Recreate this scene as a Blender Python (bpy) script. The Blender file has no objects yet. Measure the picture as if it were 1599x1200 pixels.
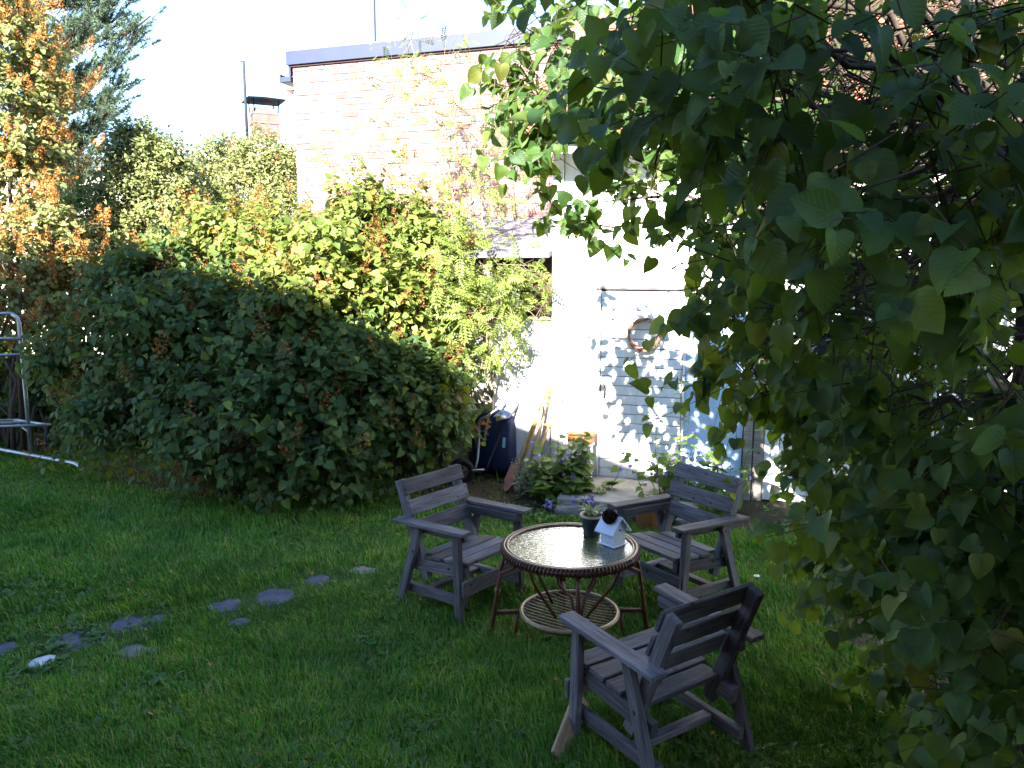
import bpy, bmesh, math, random
import numpy as np
from mathutils import Vector, Matrix

R = math.radians
rng = np.random.default_rng(7)
random.seed(7)
scn = bpy.context.scene
col = scn.collection

# ------------------------------------------------------------------ camera, sky, sun, exposure
CAM_H, PITCH, FPX = 2.2, R(8.6), 1250.0
cam = bpy.data.cameras.new('camera'); cam.sensor_width = 36; cam.lens = 36 * FPX / 1599
cam.clip_start = 0.05; cam.clip_end = 2000
camo = bpy.data.objects.new('camera', cam); col.objects.link(camo)
camo.location = (0, 0, CAM_H); camo.rotation_euler = (R(90) - PITCH, 0, 0)
scn.camera = camo

SUN_AZ, SUN_EL = R(21), R(34.5)         # light travels 21 deg right of straight ahead
world = bpy.data.worlds.new('World'); scn.world = world; world.use_nodes = True
wn = world.node_tree; bg = wn.nodes['Background']
sky = wn.nodes.new('ShaderNodeTexSky'); sky.sky_type = 'NISHITA'; sky.sun_disc = False
sky.sun_elevation = SUN_EL; sky.sun_rotation = R(180) + SUN_AZ
sky.air_density = 1.0; sky.dust_density = 0.1; sky.ozone_density = 3.6
wn.links.new(sky.outputs[0], bg.inputs[0]); bg.inputs[1].default_value = 0.08

sl = bpy.data.lights.new('sun', 'SUN'); sl.energy = 5.0; sl.angle = R(0.53); sl.color = (1.0, 0.95, 0.89)
so = bpy.data.objects.new('sun', sl); col.objects.link(so)
sd = Vector((math.sin(SUN_AZ) * math.cos(SUN_EL), math.cos(SUN_AZ) * math.cos(SUN_EL), -math.sin(SUN_EL)))
so.rotation_euler = sd.to_track_quat('-Z', 'Y').to_euler(); so.location = (-6, -12, 14)

vs = scn.view_settings
vs.view_transform = 'Standard'; vs.look = 'None'; vs.gamma = 1.0; vs.use_curve_mapping = False
vs.exposure = 3.0
cy = scn.cycles
cy.max_bounces = 7; cy.diffuse_bounces = 3; cy.glossy_bounces = 3; cy.transmission_bounces = 5; cy.transparent_max_bounces = 4

# ------------------------------------------------------------------ geometry of the place
_c, _s = math.cos(PITCH), math.sin(PITCH)
def at(x, y, Y):
    """point of the place seen at (x, y) of the 1599 px wide survey photograph, Y metres ahead"""
    dx = (x - 799.5) / FPX; dy = (600 - y) / FPX
    d = np.array([dx, _c + dy * _s, -_s + dy * _c])
    return np.array([0, 0, CAM_H]) + d * (Y / d[1])
def gp(x, y, z=0.0):
    dx = (x - 799.5) / FPX; dy = (600 - y) / FPX
    d = np.array([dx, _c + dy * _s, -_s + dy * _c])
    return np.array([0, 0, CAM_H]) + d * ((z - CAM_H) / d[2])

# ------------------------------------------------------------------ helpers
def tag(o, label=None, cat=None, group=None, kind=None):
    if label: o['label'] = label
    if cat: o['category'] = cat
    if group: o['group'] = group
    if kind: o['kind'] = kind
    return o
def link(o, parent=None):
    col.objects.link(o)
    if parent is not None: o.parent = parent
    return o
def empty(name, loc, label=None, cat=None, group=None, kind=None, rz=0.0):
    o = bpy.data.objects.new(name, None); o.empty_display_size = 0.1
    o.location = tuple(loc); o.rotation_euler = (0, 0, rz)
    return link(tag(o, label, cat, group, kind))
def objm(name, me, mat, parent=None, M=None):
    if mat is not None and not me.materials: me.materials.append(mat)
    o = bpy.data.objects.new(name, me)
    if M is not None: o.matrix_local = M
    return link(o, parent)
def np_mesh(name, V, F, smooth=False, uv=None, nper=None):
    """V (n,3); F (m,k) array of one polygon size"""
    V = np.ascontiguousarray(V, dtype=np.float32); F = np.ascontiguousarray(F, dtype=np.int32)
    me = bpy.data.meshes.new(name); m, k = F.shape
    me.vertices.add(len(V)); me.vertices.foreach_set('co', V.ravel())
    me.loops.add(m * k); me.loops.foreach_set('vertex_index', F.ravel())
    me.polygons.add(m); me.polygons.foreach_set('loop_start', np.arange(0, m * k, k, dtype=np.int32))
    if smooth: me.polygons.foreach_set('use_smooth', np.ones(m, dtype=bool))
    if uv is not None:
        l = me.uv_layers.new(name='UVMap'); l.data.foreach_set('uv', np.ascontiguousarray(uv[F.ravel()], dtype=np.float32).ravel())
    me.update(calc_edges=True)
    return me

class MB:
    """collects polygons of ONE part"""
    def __init__(s): s.v = []; s.f = []
    def add(s, V, F):
        n = len(s.v); s.v += [tuple(map(float, p)) for p in V]; s.f += [tuple(i + n for i in f) for f in F]; return s
    def box(s, c, d, M=None):
        x, y, z = d[0] / 2, d[1] / 2, d[2] / 2
        V = [Vector((c[0] + a * x, c[1] + b * y, c[2] + e * z)) for a in (-1, 1) for b in (-1, 1) for e in (-1, 1)]
        if M is not None: V = [M @ v for v in V]
        return s.add(V, [(0, 1, 3, 2), (4, 6, 7, 5), (0, 4, 5, 1), (2, 3, 7, 6), (0, 2, 6, 4), (1, 5, 7, 3)])
    def tube(s, pts, rad, n=8, cap=True, closed=False):
        P = [np.array(p, float) for p in pts]; m = len(P)
        if np.isscalar(rad): rad = [rad] * m
        T = []
        for i in range(m):
            a = P[(i - 1) % m] if (i > 0 or closed) else P[i]
            b = P[(i + 1) % m] if (i < m - 1 or closed) else P[i]
            t = b - a; T.append(t / (np.linalg.norm(t) + 1e-9))
        ref = np.array([0, 0, 1.0]) if abs(T[0][2]) < 0.9 else np.array([1.0, 0, 0])
        u = np.cross(T[0], ref); u /= np.linalg.norm(u)
        V = []
        for i in range(m):
            u = u - T[i] * (u @ T[i]); u /= np.linalg.norm(u) + 1e-9; w = np.cross(T[i], u)
            for k in range(n):
                a = 2 * math.pi * k / n
                V.append(P[i] + rad[i] * (math.cos(a) * u + math.sin(a) * w))
        F = []
        for i in range(m if closed else m - 1):
            j = (i + 1) % m
            for k in range(n):
                q = (k + 1) % n; F.append((i * n + k, i * n + q, j * n + q, j * n + k))
        if cap and not closed:
            F.append(tuple(range(n))[::-1]); F.append(tuple((m - 1) * n + k for k in range(n)))
        return s.add(V, F)
    def lathe(s, prof, n=24, c=(0, 0, 0), cap=False):
        V = []; F = []
        for r, z in prof:
            for k in range(n):
                a = 2 * math.pi * k / n; V.append((c[0] + r * math.cos(a), c[1] + r * math.sin(a), c[2] + z))
        for i in range(len(prof) - 1):
            for k in range(n):
                q = (k + 1) % n; F.append((i * n + k, i * n + q, (i + 1) * n + q, (i + 1) * n + k))
        if cap: F.append(tuple(range(n))[::-1]); F.append(tuple((len(prof) - 1) * n + k for k in range(n)))
        return s.add(V, F)
    def mesh(s, name, smooth=False, bevel=0.0, seg=1):
        me = bpy.data.meshes.new(name); me.from_pydata(s.v, [], s.f)
        bm = bmesh.new(); bm.from_mesh(me)
        bmesh.ops.recalc_face_normals(bm, faces=bm.faces)
        if bevel: bmesh.ops.bevel(bm, geom=list(bm.edges), offset=bevel, segments=seg, affect='EDGES', profile=0.5)
        bm.to_mesh(me); bm.free()
        if smooth: me.polygons.foreach_set('use_smooth', [True] * len(me.polygons))
        me.update(); return me
    def build(s, name, mat, parent=None, smooth=False, bevel=0.0, M=None, seg=1):
        return objm(name, s.mesh(name, smooth, bevel, seg), mat, parent, M)

def frame(p0, p1, up):
    p0, p1, up = Vector(p0), Vector(p1), Vector(up)
    x = (p1 - p0).normalized(); z = (up - x * up.dot(x)).normalized(); y = z.cross(x)
    M = Matrix((x, y, z)).transposed().to_4x4(); M.translation = (p0 + p1) / 2
    return M, (p1 - p0).length
def board(name, p0, p1, w, t, up, parent, mat, bevel=0.004, warp=0.0012):
    """plank from p0 to p1, thickness t along up, its own mesh with x along the grain"""
    M, L = frame(p0, p1, up)
    mb = MB()
    n = 5; V = []; F = []
    for i in range(n):
        x = -L / 2 + L * i / (n - 1)
        for (a, b) in ((-1, -1), (1, -1), (1, 1), (-1, 1)):
            V.append((x, a * w / 2 + random.uniform(-warp, warp), b * t / 2 + random.uniform(-warp, warp)))
    for i in range(n - 1):
        for k in range(4):
            q = (k + 1) % 4; F.append((i * 4 + k, i * 4 + q, i * 4 + 4 + q, i * 4 + 4 + k))
    F.append((3, 2, 1, 0)); F.append(tuple((n - 1) * 4 + k for k in range(4)))
    me = bpy.data.meshes.new(name); me.from_pydata(V, [], F)
    bm = bmesh.new(); bm.from_mesh(me); bmesh.ops.recalc_face_normals(bm, faces=bm.faces)
    sharp = [e for e in bm.edges if len(e.link_faces) == 2 and e.calc_face_angle(0) > 0.8]
    bmesh.ops.bevel(bm, geom=sharp, offset=bevel, segments=1, affect='EDGES')
    bm.to_mesh(me); bm.free(); me.update()
    return objm(name, me, mat, parent, M)

def vnoise(x, y, seed=0):
    """smooth 2D value noise, numpy"""
    def h(i, j):
        n = (i * 374761393 + j * 668265263 + seed * 1442695041) & 0x7fffffff
        n = ((n ^ (n >> 13)) * 1274126177) & 0x7fffffff
        return ((n ^ (n >> 16)) & 0xffff) / 65535.0
    xi = np.floor(x).astype(np.int64); yi = np.floor(y).astype(np.int64)
    fx = x - xi; fy = y - yi; fx = fx * fx * (3 - 2 * fx); fy = fy * fy * (3 - 2 * fy)
    a = h(xi, yi) * (1 - fx) + h(xi + 1, yi) * fx; b = h(xi, yi + 1) * (1 - fx) + h(xi + 1, yi + 1) * fx
    return a * (1 - fy) + b * fy

# ------------------------------------------------------------------ materials
class NT:
    def __init__(s, name):
        s.m = bpy.data.materials.new(name); s.m.use_nodes = True; s.t = s.m.node_tree; s.n = s.t.nodes; s.l = s.t.links
        s.b = s.n['Principled BSDF']; s.out = s.n['Material Output']
    def new(s, ty, **kw):
        o = s.n.new(ty)
        for k, v in kw.items(): setattr(o, k, v)
        return o
    def lk(s, a, b): s.l.new(a, b)
    def coord(s, kind='Object', scale=(1, 1, 1), rnd=True):
        tc = s.new('ShaderNodeTexCoord'); mp = s.new('ShaderNodeMapping'); mp.inputs['Scale'].default_value = scale
        s.lk(tc.outputs[kind], mp.inputs['Vector'])
        if rnd:
            oi = s.new('ShaderNodeObjectInfo'); ml = s.new('ShaderNodeMath', operation='MULTIPLY'); ml.inputs[1].default_value = 37.0
            cb = s.new('ShaderNodeCombineXYZ'); s.lk(oi.outputs['Random'], ml.inputs[0])
            for i in range(3): s.lk(ml.outputs[0], cb.inputs[i])
            s.lk(cb.outputs[0], mp.inputs['Location'])
        return mp.outputs[0]
    def noise(s, vec, scale=5, detail=4, rough=0.55, dist=0.0):
        o = s.new('ShaderNodeTexNoise'); o.inputs['Scale'].default_value = scale; o.inputs['Detail'].default_value = detail
        o.inputs['Roughness'].default_value = rough; o.inputs['Distortion'].default_value = dist
        if vec is not None: s.lk(vec, o.inputs['Vector'])
        return o.outputs['Fac']
    def ramp(s, fac, stops):
        o = s.new('ShaderNodeValToRGB'); e = o.color_ramp.elements
        while len(e) < len(stops): e.new(0.5)
        for i, (p, c) in enumerate(stops): e[i].position = p; e[i].color = (*c, 1) if len(c) == 3 else c
        s.lk(fac, o.inputs[0]); return o.outputs[0]
    def mix(s, fac, a, b, mode='MIX'):
        o = s.new('ShaderNodeMix', data_type='RGBA', blend_type=mode)
        for sock, v in ((o.inputs[0], fac), (o.inputs[6], a), (o.inputs[7], b)):
            if isinstance(v, bpy.types.NodeSocket): s.lk(v, sock)
            elif isinstance(v, (int, float)): sock.default_value = v
            else: sock.default_value = (*v, 1)
        return o.outputs[2]
    def bump(s, h, strength=0.3, dist=0.01):
        o = s.new('ShaderNodeBump'); o.inputs['Strength'].default_value = strength; o.inputs['Distance'].default_value = dist
        s.lk(h, o.inputs['Height']); s.lk(o.outputs[0], s.b.inputs['Normal']); return o.outputs[0]
    def base(s, c, rough=0.6, spec=0.4, metal=0.0):
        if isinstance(c, bpy.types.NodeSocket): s.lk(c, s.b.inputs['Base Color'])
        else: s.b.inputs['Base Color'].default_value = (*c, 1)
        s.b.inputs['Roughness'].default_value = rough; s.b.inputs['Specular IOR Level'].default_value = spec
        s.b.inputs['Metallic'].default_value = metal; return s.m

def m_plain(name, c, c2=None, scale=8, rough=0.6, spec=0.4, metal=0.0, bump=0.15, rnd=True):
    t = NT(name); c2 = c2 or tuple(x * 0.7 for x in c); v = t.coord(rnd=rnd)
    n = t.noise(v, scale, 6, 0.6); t.base(t.ramp(n, [(0.3, c2), (0.7, c)]), rough, spec, metal)
    if bump: t.bump(t.noise(v, scale * 6, 4), bump, 0.004)
    return t.m
def m_wood(name, dark, light, rough=0.75, grain=1.0):
    t = NT(name); v = t.coord(scale=(1.6, 28 * grain, 28 * grain)); v2 = t.coord(scale=(3, 9, 9))
    g = t.noise(v, 3.0, 8, 0.65, 0.4); b = t.noise(v2, 1.4, 3)
    c = t.ramp(g, [(0.28, dark), (0.5, tuple((a + b_) / 2 for a, b_ in zip(dark, light))), (0.72, light)])
    c = t.mix(t.ramp(b, [(0.35, (0.55, 0.55, 0.55)), (0.7, (1.1, 1.1, 1.1))]), c, c) if False else t.mix(0.7, c, t.ramp(b, [(0.3, (0.5, 0.5, 0.5)), (0.7, (1.15, 1.15, 1.15))]), 'MULTIPLY')
    # knots
    vk = t.coord(scale=(7, 11, 11)); vo = t.new('ShaderNodeTexVoronoi'); vo.inputs['Scale'].default_value = 1.0; t.lk(vk, vo.inputs['Vector'])
    kn = t.ramp(vo.outputs['Distance'], [(0.06, (1, 1, 1)), (0.11, (0, 0, 0))])
    c = t.mix(kn, c, tuple(x * 0.35 for x in dark))
    oi = t.new('ShaderNodeObjectInfo'); c = t.mix(1.0, c, t.ramp(oi.outputs['Random'], [(0, (0.62, 0.60, 0.60)), (0.5, (0.95, 0.93, 0.90)), (1, (1.25, 1.25, 1.28))]), 'MULTIPLY')
    t.base(c, rough, 0.25); t.bump(g, 0.5, 0.004); return t.m
def m_leaf(name, stops, trans=0.35, tcol=(0.22, 0.34, 0.04), rough=0.45, spec=0.35, veins=False, under=None, patch=0.0):
    t = NT(name); g = t.new('ShaderNodeNewGeometry'); oi = t.new('ShaderNodeObjectInfo')
    a = t.new('ShaderNodeMath', operation='ADD'); t.lk(g.outputs['Random Per Island'], a.inputs[0]); t.lk(oi.outputs['Random'], a.inputs[1])
    f = t.new('ShaderNodeMath', operation='FRACT'); t.lk(a.outputs[0], f.inputs[0])
    c = t.ramp(f.outputs[0], stops)
    if patch:
        n = t.noise(g.outputs['Position'], 1.3, 2); c = t.mix(patch, c, t.ramp(n, [(0.35, (0.55, 0.6, 0.6)), (0.65, (1.25, 1.2, 0.9))]), 'MULTIPLY')
    if veins:
        uv = t.new('ShaderNodeUVMap'); uv.uv_map = 'UVMap'; sx = t.new('ShaderNodeSeparateXYZ'); t.lk(uv.outputs[0], sx.inputs[0])
        ab = t.new('ShaderNodeMath', operation='ABSOLUTE'); t.lk(sx.outputs[0], ab.inputs[0])
        ml = t.new('ShaderNodeMath', operation='MULTIPLY'); t.lk(ab.outputs[0], ml.inputs[0]); ml.inputs[1].default_value = 0.9
        sb = t.new('ShaderNodeMath', operation='SUBTRACT'); t.lk(sx.outputs[1], sb.inputs[0]); t.lk(ml.outputs[0], sb.inputs[1])
        m2 = t.new('ShaderNodeMath', operation='MULTIPLY'); t.lk(sb.outputs[0], m2.inputs[0]); m2.inputs[1].default_value = 6.5
        fr = t.new('ShaderNodeMath', operation='PINGPONG'); t.lk(m2.outputs[0], fr.inputs[0]); fr.inputs[1].default_value = 0.5
        mn = t.new('ShaderNodeMath', operation='MINIMUM'); m3 = t.new('ShaderNodeMath', operation='MULTIPLY'); t.lk(ab.outputs[0], m3.inputs[0]); m3.inputs[1].default_value = 5.0
        t.lk(fr.outputs[0], mn.inputs[0]); t.lk(m3.outputs[0], mn.inputs[1])
        vf = t.ramp(mn.outputs[0], [(0.02, (1, 1, 1)), (0.09, (0, 0, 0))])
        vm = t.new('ShaderNodeMath', operation='MULTIPLY'); t.lk(vf, vm.inputs[0]); vm.inputs[1].default_value = 0.14
        c = t.mix(vm.outputs[0], c, (0.16, 0.22, 0.07))
        bp = t.ramp(mn.outputs[0], [(0.0, (0, 0, 0)), (0.25, (1, 1, 1))]); t.bump(bp, 0.35, 0.003)
    if veins:
        bn = t.noise(g.outputs['Position'], 60, 3, 0.6); c = t.mix(t.ramp(bn, [(0.66, (0, 0, 0)), (0.74, (0.7, 0.7, 0.7))]), c, (0.14, 0.10, 0.03))
    if under: c = t.mix(g.outputs['Backfacing'], c, under)
    t.base(c, rough, spec)
    tr = t.new('ShaderNodeBsdfTranslucent'); t.lk(t.mix(0.5, c, tcol), tr.inputs[0])
    mx = t.new('ShaderNodeMixShader'); mx.inputs[0].default_value = trans
    t.lk(t.b.outputs[0], mx.inputs[1]); t.lk(tr.outputs[0], mx.inputs[2]); t.lk(mx.outputs[0], t.out.inputs[0])
    return t.m

M = {}
M['grey_wood'] = m_wood('weathered grey wood', (0.042, 0.039, 0.043), (0.195, 0.183, 0.20))
M['dark_wood'] = m_wood('dark weathered wood', (0.045, 0.036, 0.034), (0.13, 0.105, 0.10))
M['pale_wood'] = m_wood('raw pale plank', (0.26, 0.17, 0.09), (0.46, 0.33, 0.20))
M['handle_wood'] = m_wood('tool handle wood', (0.30, 0.18, 0.06), (0.52, 0.36, 0.15))
M['post_wood'] = m_wood('bleached post wood', (0.18, 0.15, 0.12), (0.44, 0.40, 0.35))
def m_paint(name, c, dirt, rough=0.55):
    t = NT(name); v = t.coord(rnd=True, scale=(1, 1, 1)); n = t.noise(v, 2.2, 6, 0.65); n2 = t.noise(t.coord(scale=(14, 14, 1.2)), 2.0, 5, 0.6)
    c1 = t.mix(t.ramp(n2, [(0.42, (0, 0, 0)), (0.75, (0.6, 0.6, 0.6))]), c, dirt)
    c1 = t.mix(t.ramp(n, [(0.5, (0, 0, 0)), (0.8, (0.5, 0.5, 0.5))]), c1, dirt)
    t.base(c1, rough, 0.4); t.bump(t.noise(v, 30, 4), 0.12, 0.004); return t.m
M['white_paint'] = m_paint('white wall paint', (0.80, 0.80, 0.78), (0.58, 0.56, 0.52))
M['blue_paint'] = m_paint('pale blue panel paint', (0.44, 0.57, 0.76), (0.36, 0.48, 0.66))
M['grey_paint'] = m_paint('grey white panel paint', (0.66, 0.67, 0.70), (0.42, 0.43, 0.46))
M['cream_wall'] = m_paint('cream render', (0.78, 0.74, 0.66), (0.62, 0.58, 0.50))
M['fascia'] = m_plain('blue grey sheet metal', (0.024, 0.034, 0.070), (0.019, 0.027, 0.056), 3, 0.45, 0.5, 0.0, 0.05)
M['mortar'] = m_plain('mortar', (0.31, 0.285, 0.28), (0.24, 0.22, 0.21), 20, 0.9, 0.1)
def m_brick():
    t = NT('brick'); oi = t.new('ShaderNodeObjectInfo'); g = t.new('ShaderNodeNewGeometry')
    a = t.new('ShaderNodeMath', operation='ADD'); t.lk(oi.outputs['Random'], a.inputs[0]); t.lk(g.outputs['Random Per Island'], a.inputs[1])
    f = t.new('ShaderNodeMath', operation='FRACT'); t.lk(a.outputs[0], f.inputs[0])
    c = t.ramp(f.outputs[0], [(0, (0.19, 0.085, 0.078)), (0.3, (0.26, 0.15, 0.132)), (0.6, (0.29, 0.19, 0.168)), (0.85, (0.21, 0.10, 0.092)), (1, (0.30, 0.225, 0.205))])
    n = t.noise(g.outputs['Position'], 25, 5, 0.7); c = t.mix(0.6, c, t.ramp(n, [(0.3, (0.7, 0.7, 0.7)), (0.7, (1.2, 1.2, 1.2))]), 'MULTIPLY')
    t.base(c, 0.9, 0.15); t.bump(n, 0.5, 0.006); return t.m
M['brick'] = m_brick()
M['tile'] = m_plain('red clay tile', (0.42, 0.15, 0.085), (0.30, 0.10, 0.06), 6, 0.75, 0.25)
M['roof_felt'] = m_plain('grey roofing felt', (0.15, 0.14, 0.16), (0.11, 0.105, 0.12), 18, 0.85, 0.2)
M['brown_board'] = m_plain('brown stained board', (0.085, 0.045, 0.04), (0.06, 0.032, 0.03), 10, 0.75, 0.2)
M['black'] = m_plain('black rubber', (0.018, 0.018, 0.02), (0.012, 0.012, 0.013), 10, 0.7, 0.3)
M['concrete'] = m_plain('concrete', (0.36, 0.33, 0.29), (0.22, 0.20, 0.175), 7, 0.9, 0.15, bump=0.5)
M['stone'] = m_plain('rough stone', (0.22, 0.205, 0.19), (0.09, 0.083, 0.077), 9, 0.9, 0.2, bump=0.7)
M['slate'] = m_plain('flat paving stone', (0.11, 0.11, 0.145), (0.055, 0.055, 0.07), 14, 0.8, 0.25, bump=0.5)
M['pale_stone'] = m_plain('pale stone', (0.55, 0.56, 0.60), (0.42, 0.42, 0.46), 14, 0.8, 0.25, bump=0.4)
M['terracotta'] = m_plain('terracotta', (0.46, 0.19, 0.105), (0.34, 0.13, 0.075), 9, 0.85, 0.2)
M['orange_clay'] = m_plain('bright orange clay', (0.62, 0.20, 0.06), (0.50, 0.15, 0.045), 9, 0.7, 0.3)
M['soil'] = m_plain('soil', (0.06, 0.045, 0.032), (0.03, 0.022, 0.016), 18, 0.95, 0.1, bump=0.8)
M['galv'] = m_plain('galvanised pipe', (0.42, 0.44, 0.47), (0.30, 0.31, 0.34), 12, 0.42, 0.5, 0.75, 0.1)
M['dark_metal'] = m_plain('dark metal', (0.05, 0.05, 0.055), (0.035, 0.035, 0.04), 8, 0.5, 0.5, 0.6)
M['pole_metal'] = m_plain('thin grey pole', (0.035, 0.04, 0.05), (0.025, 0.03, 0.035), 8, 0.8, 0.1)
M['cap_metal'] = m_plain('blackened chimney cap', (0.012, 0.012, 0.016), None, 8, 0.9, 0.05)
M['chimney_sheet'] = m_plain('brown grey chimney cladding', (0.16, 0.115, 0.105), (0.11, 0.08, 0.075), 4, 0.8, 0.2)
M['barrow_blue'] = m_plain('dark blue plastic tray', (0.009, 0.020, 0.075), (0.006, 0.013, 0.048), 5, 0.42, 0.5, 0, 0.08)
M['red_grip'] = m_plain('red grip', (0.45, 0.03, 0.05), None, 6, 0.5)
M['rust_hub'] = m_plain('rusty wheel hub', (0.30, 0.14, 0.10), (0.20, 0.09, 0.06), 20, 0.7)
M['sticker'] = m_plain('pale sticker', (0.35, 0.62, 0.75), None, 10, 0.5)
M['birdhouse'] = m_plain('pale blue painted wood', (0.56, 0.64, 0.78), (0.50, 0.58, 0.72), 14, 0.55, 0.4, bump=0.15)
M['pot_green'] = m_plain('dark green glazed pot', (0.006, 0.018, 0.021), (0.004, 0.012, 0.014), 6, 0.28, 0.5, bump=0.05)
M['pot_rim'] = m_plain('pale pot rim', (0.40, 0.33, 0.24), (0.28, 0.22, 0.16), 12, 0.5)
M['cone'] = m_plain('pine cone scale', (0.035, 0.022, 0.014), (0.018, 0.011, 0.008), 40, 0.5, 0.4)
M['wicker'] = m_plain('willow wicker', (0.40, 0.24, 0.16), (0.26, 0.14, 0.09), 25, 0.7, 0.3)
M['bark'] = m_plain('grey brown bark', (0.085, 0.065, 0.05), (0.04, 0.03, 0.024), 20, 0.95, 0.1, bump=0.8)
M['twig'] = m_plain('twig', (0.10, 0.075, 0.055), (0.05, 0.038, 0.028), 15, 0.9, 0.1, bump=0)
M['twig_pale'] = m_plain('pale twig', (0.30, 0.24, 0.17), (0.18, 0.14, 0.10), 15, 0.9, 0.1, bump=0)
M['panicle'] = m_leaf('withered blossom', [(0, (0.15, 0.065, 0.022)), (0.5, (0.26, 0.115, 0.035)), (1, (0.36, 0.18, 0.06))], 0.25, (0.42, 0.18, 0.05), 0.9, 0.1)
M['panicle_bright'] = m_leaf('withered orange blossom', [(0, (0.34, 0.14, 0.035)), (0.5, (0.46, 0.21, 0.06)), (1, (0.52, 0.29, 0.11))], 0.3, (0.60, 0.28, 0.08), 0.9, 0.1)
M['lilac'] = m_leaf('lilac leaf', [(0, (0.018, 0.052, 0.014)), (0.4, (0.034, 0.082, 0.018)), (0.75, (0.055, 0.108, 0.022)), (0.95, (0.085, 0.13, 0.026)), (1, (0.15, 0.14, 0.03))], 0.43, (0.26, 0.38, 0.015), 0.48, 0.3, True, (0.060, 0.105, 0.045))
M['lilac_hedge'] = m_leaf('hedge lilac leaf', [(0, (0.024, 0.056, 0.018)), (0.5, (0.046, 0.092, 0.024)), (0.85, (0.075, 0.124, 0.030)), (1, (0.13, 0.16, 0.045))], 0.36, (0.36, 0.40, 0.02), 0.55, 0.22, False, (0.07, 0.11, 0.05))  # darker leaf copy; shade on the front hedge is put into its colour
M['lilac_sunlit'] = m_leaf('sunlit lilac leaf', [(0, (0.070, 0.108, 0.022)), (0.5, (0.125, 0.168, 0.030)), (0.85, (0.18, 0.215, 0.04)), (1, (0.26, 0.25, 0.06))], 0.36, (0.42, 0.44, 0.03), 0.55, 0.25, False, (0.10, 0.14, 0.06))  # lighter, yellower leaf copy; sunlight on the rear shrub is put into its colour
M['rowan'] = m_leaf('rowan leaf', [(0, (0.13, 0.19, 0.035)), (0.6, (0.18, 0.24, 0.05)), (1, (0.24, 0.27, 0.07))], 0.42, (0.30, 0.36, 0.05), 0.5, 0.3, False, (0.16, 0.20, 0.10))
M['pale_bush'] = m_leaf('pale bush leaf', [(0, (0.13, 0.16, 0.05)), (0.5, (0.19, 0.22, 0.07)), (1, (0.26, 0.26, 0.10))], 0.35, (0.28, 0.32, 0.06), 0.55, 0.3)
M['ivy'] = m_leaf('fresh green leaf', [(0, (0.05, 0.12, 0.03)), (1, (0.10, 0.18, 0.04))], 0.35, (0.22, 0.34, 0.04), 0.5, 0.3)
M['pine'] = m_leaf('pine needle', [(0, (0.05, 0.095, 0.075)), (0.6, (0.08, 0.13, 0.085)), (1, (0.14, 0.17, 0.06))], 0.12, (0.14, 0.2, 0.05), 0.5, 0.35)
M['herb'] = m_leaf('bellflower leaf', [(0, (0.08, 0.15, 0.035)), (0.6, (0.12, 0.20, 0.04)), (1, (0.19, 0.22, 0.05))], 0.35, (0.30, 0.38, 0.05), 0.5, 0.3)
M['herb_grey'] = m_leaf('grey green leaf', [(0, (0.10, 0.13, 0.08)), (1, (0.20, 0.22, 0.15))], 0.25, (0.2, 0.24, 0.1), 0.7, 0.2)
M['bell'] = m_leaf('violet bellflower', [(0, (0.30, 0.20, 0.62)), (1, (0.42, 0.30, 0.72))], 0.4, (0.5, 0.35, 0.85), 0.6, 0.2)
M['daisy'] = m_leaf('white petal', [(0, (0.75, 0.75, 0.75)), (1, (0.8, 0.8, 0.8))], 0.2, (0.8, 0.8, 0.75), 0.6, 0.2)
M['succulent'] = m_leaf('variegated succulent', [(0, (0.20, 0.28, 0.11)), (0.5, (0.40, 0.44, 0.24)), (1, (0.58, 0.57, 0.40))], 0.2, (0.3, 0.4, 0.15), 0.5, 0.3)
def m_grass():
    t = NT('grass blade'); g = t.new('ShaderNodeNewGeometry')
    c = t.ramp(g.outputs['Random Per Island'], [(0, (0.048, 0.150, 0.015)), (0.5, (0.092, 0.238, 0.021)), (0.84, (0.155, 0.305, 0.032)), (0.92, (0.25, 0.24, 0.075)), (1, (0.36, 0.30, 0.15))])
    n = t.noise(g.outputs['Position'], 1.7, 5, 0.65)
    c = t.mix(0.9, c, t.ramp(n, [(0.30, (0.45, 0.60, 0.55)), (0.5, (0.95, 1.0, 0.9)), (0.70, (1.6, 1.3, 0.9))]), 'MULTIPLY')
    t.base(c, 0.5, 0.3); tr = t.new('ShaderNodeBsdfTranslucent'); t.lk(c, tr.inputs[0]); mx = t.new('ShaderNodeMixShader'); mx.inputs[0].default_value = 0.3
    t.lk(t.b.outputs[0], mx.inputs[1]); t.lk(tr.outputs[0], mx.inputs[2]); t.lk(mx.outputs[0], t.out.inputs[0]); return t.m
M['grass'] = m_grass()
def m_ground():
    t = NT('lawn soil'); g = t.new('ShaderNodeNewGeometry'); n = t.noise(g.outputs['Position'], 2.2, 6, 0.65); n2 = t.noise(g.outputs['Position'], 40, 4)
    c = t.ramp(n, [(0.3, (0.035, 0.06, 0.018)), (0.55, (0.05, 0.085, 0.022)), (0.75, (0.085, 0.08, 0.04))])
    c = t.mix(0.7, c, t.ramp(n2, [(0.3, (0.5, 0.5, 0.5)), (0.7, (1.3, 1.3, 1.3))]), 'MULTIPLY'); t.base(c, 0.95, 0.1); t.bump(n2, 0.8, 0.02); return t.m
M['ground'] = m_ground()
def m_glass():
    t = NT('patterned glass'); v = t.coord('Object', (22, 60, 1), rnd=False); n = t.noise(v, 1.0, 2, 0.5, 0.9)
    t.base((0.86, 0.92, 0.90), 0.09, 0.5); t.b.inputs['Transmission Weight'].default_value = 1.0; t.b.inputs['IOR'].default_value = 1.75
    t.bump(n, 0.55, 0.006); return t.m
M['glass'] = m_glass()
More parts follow.
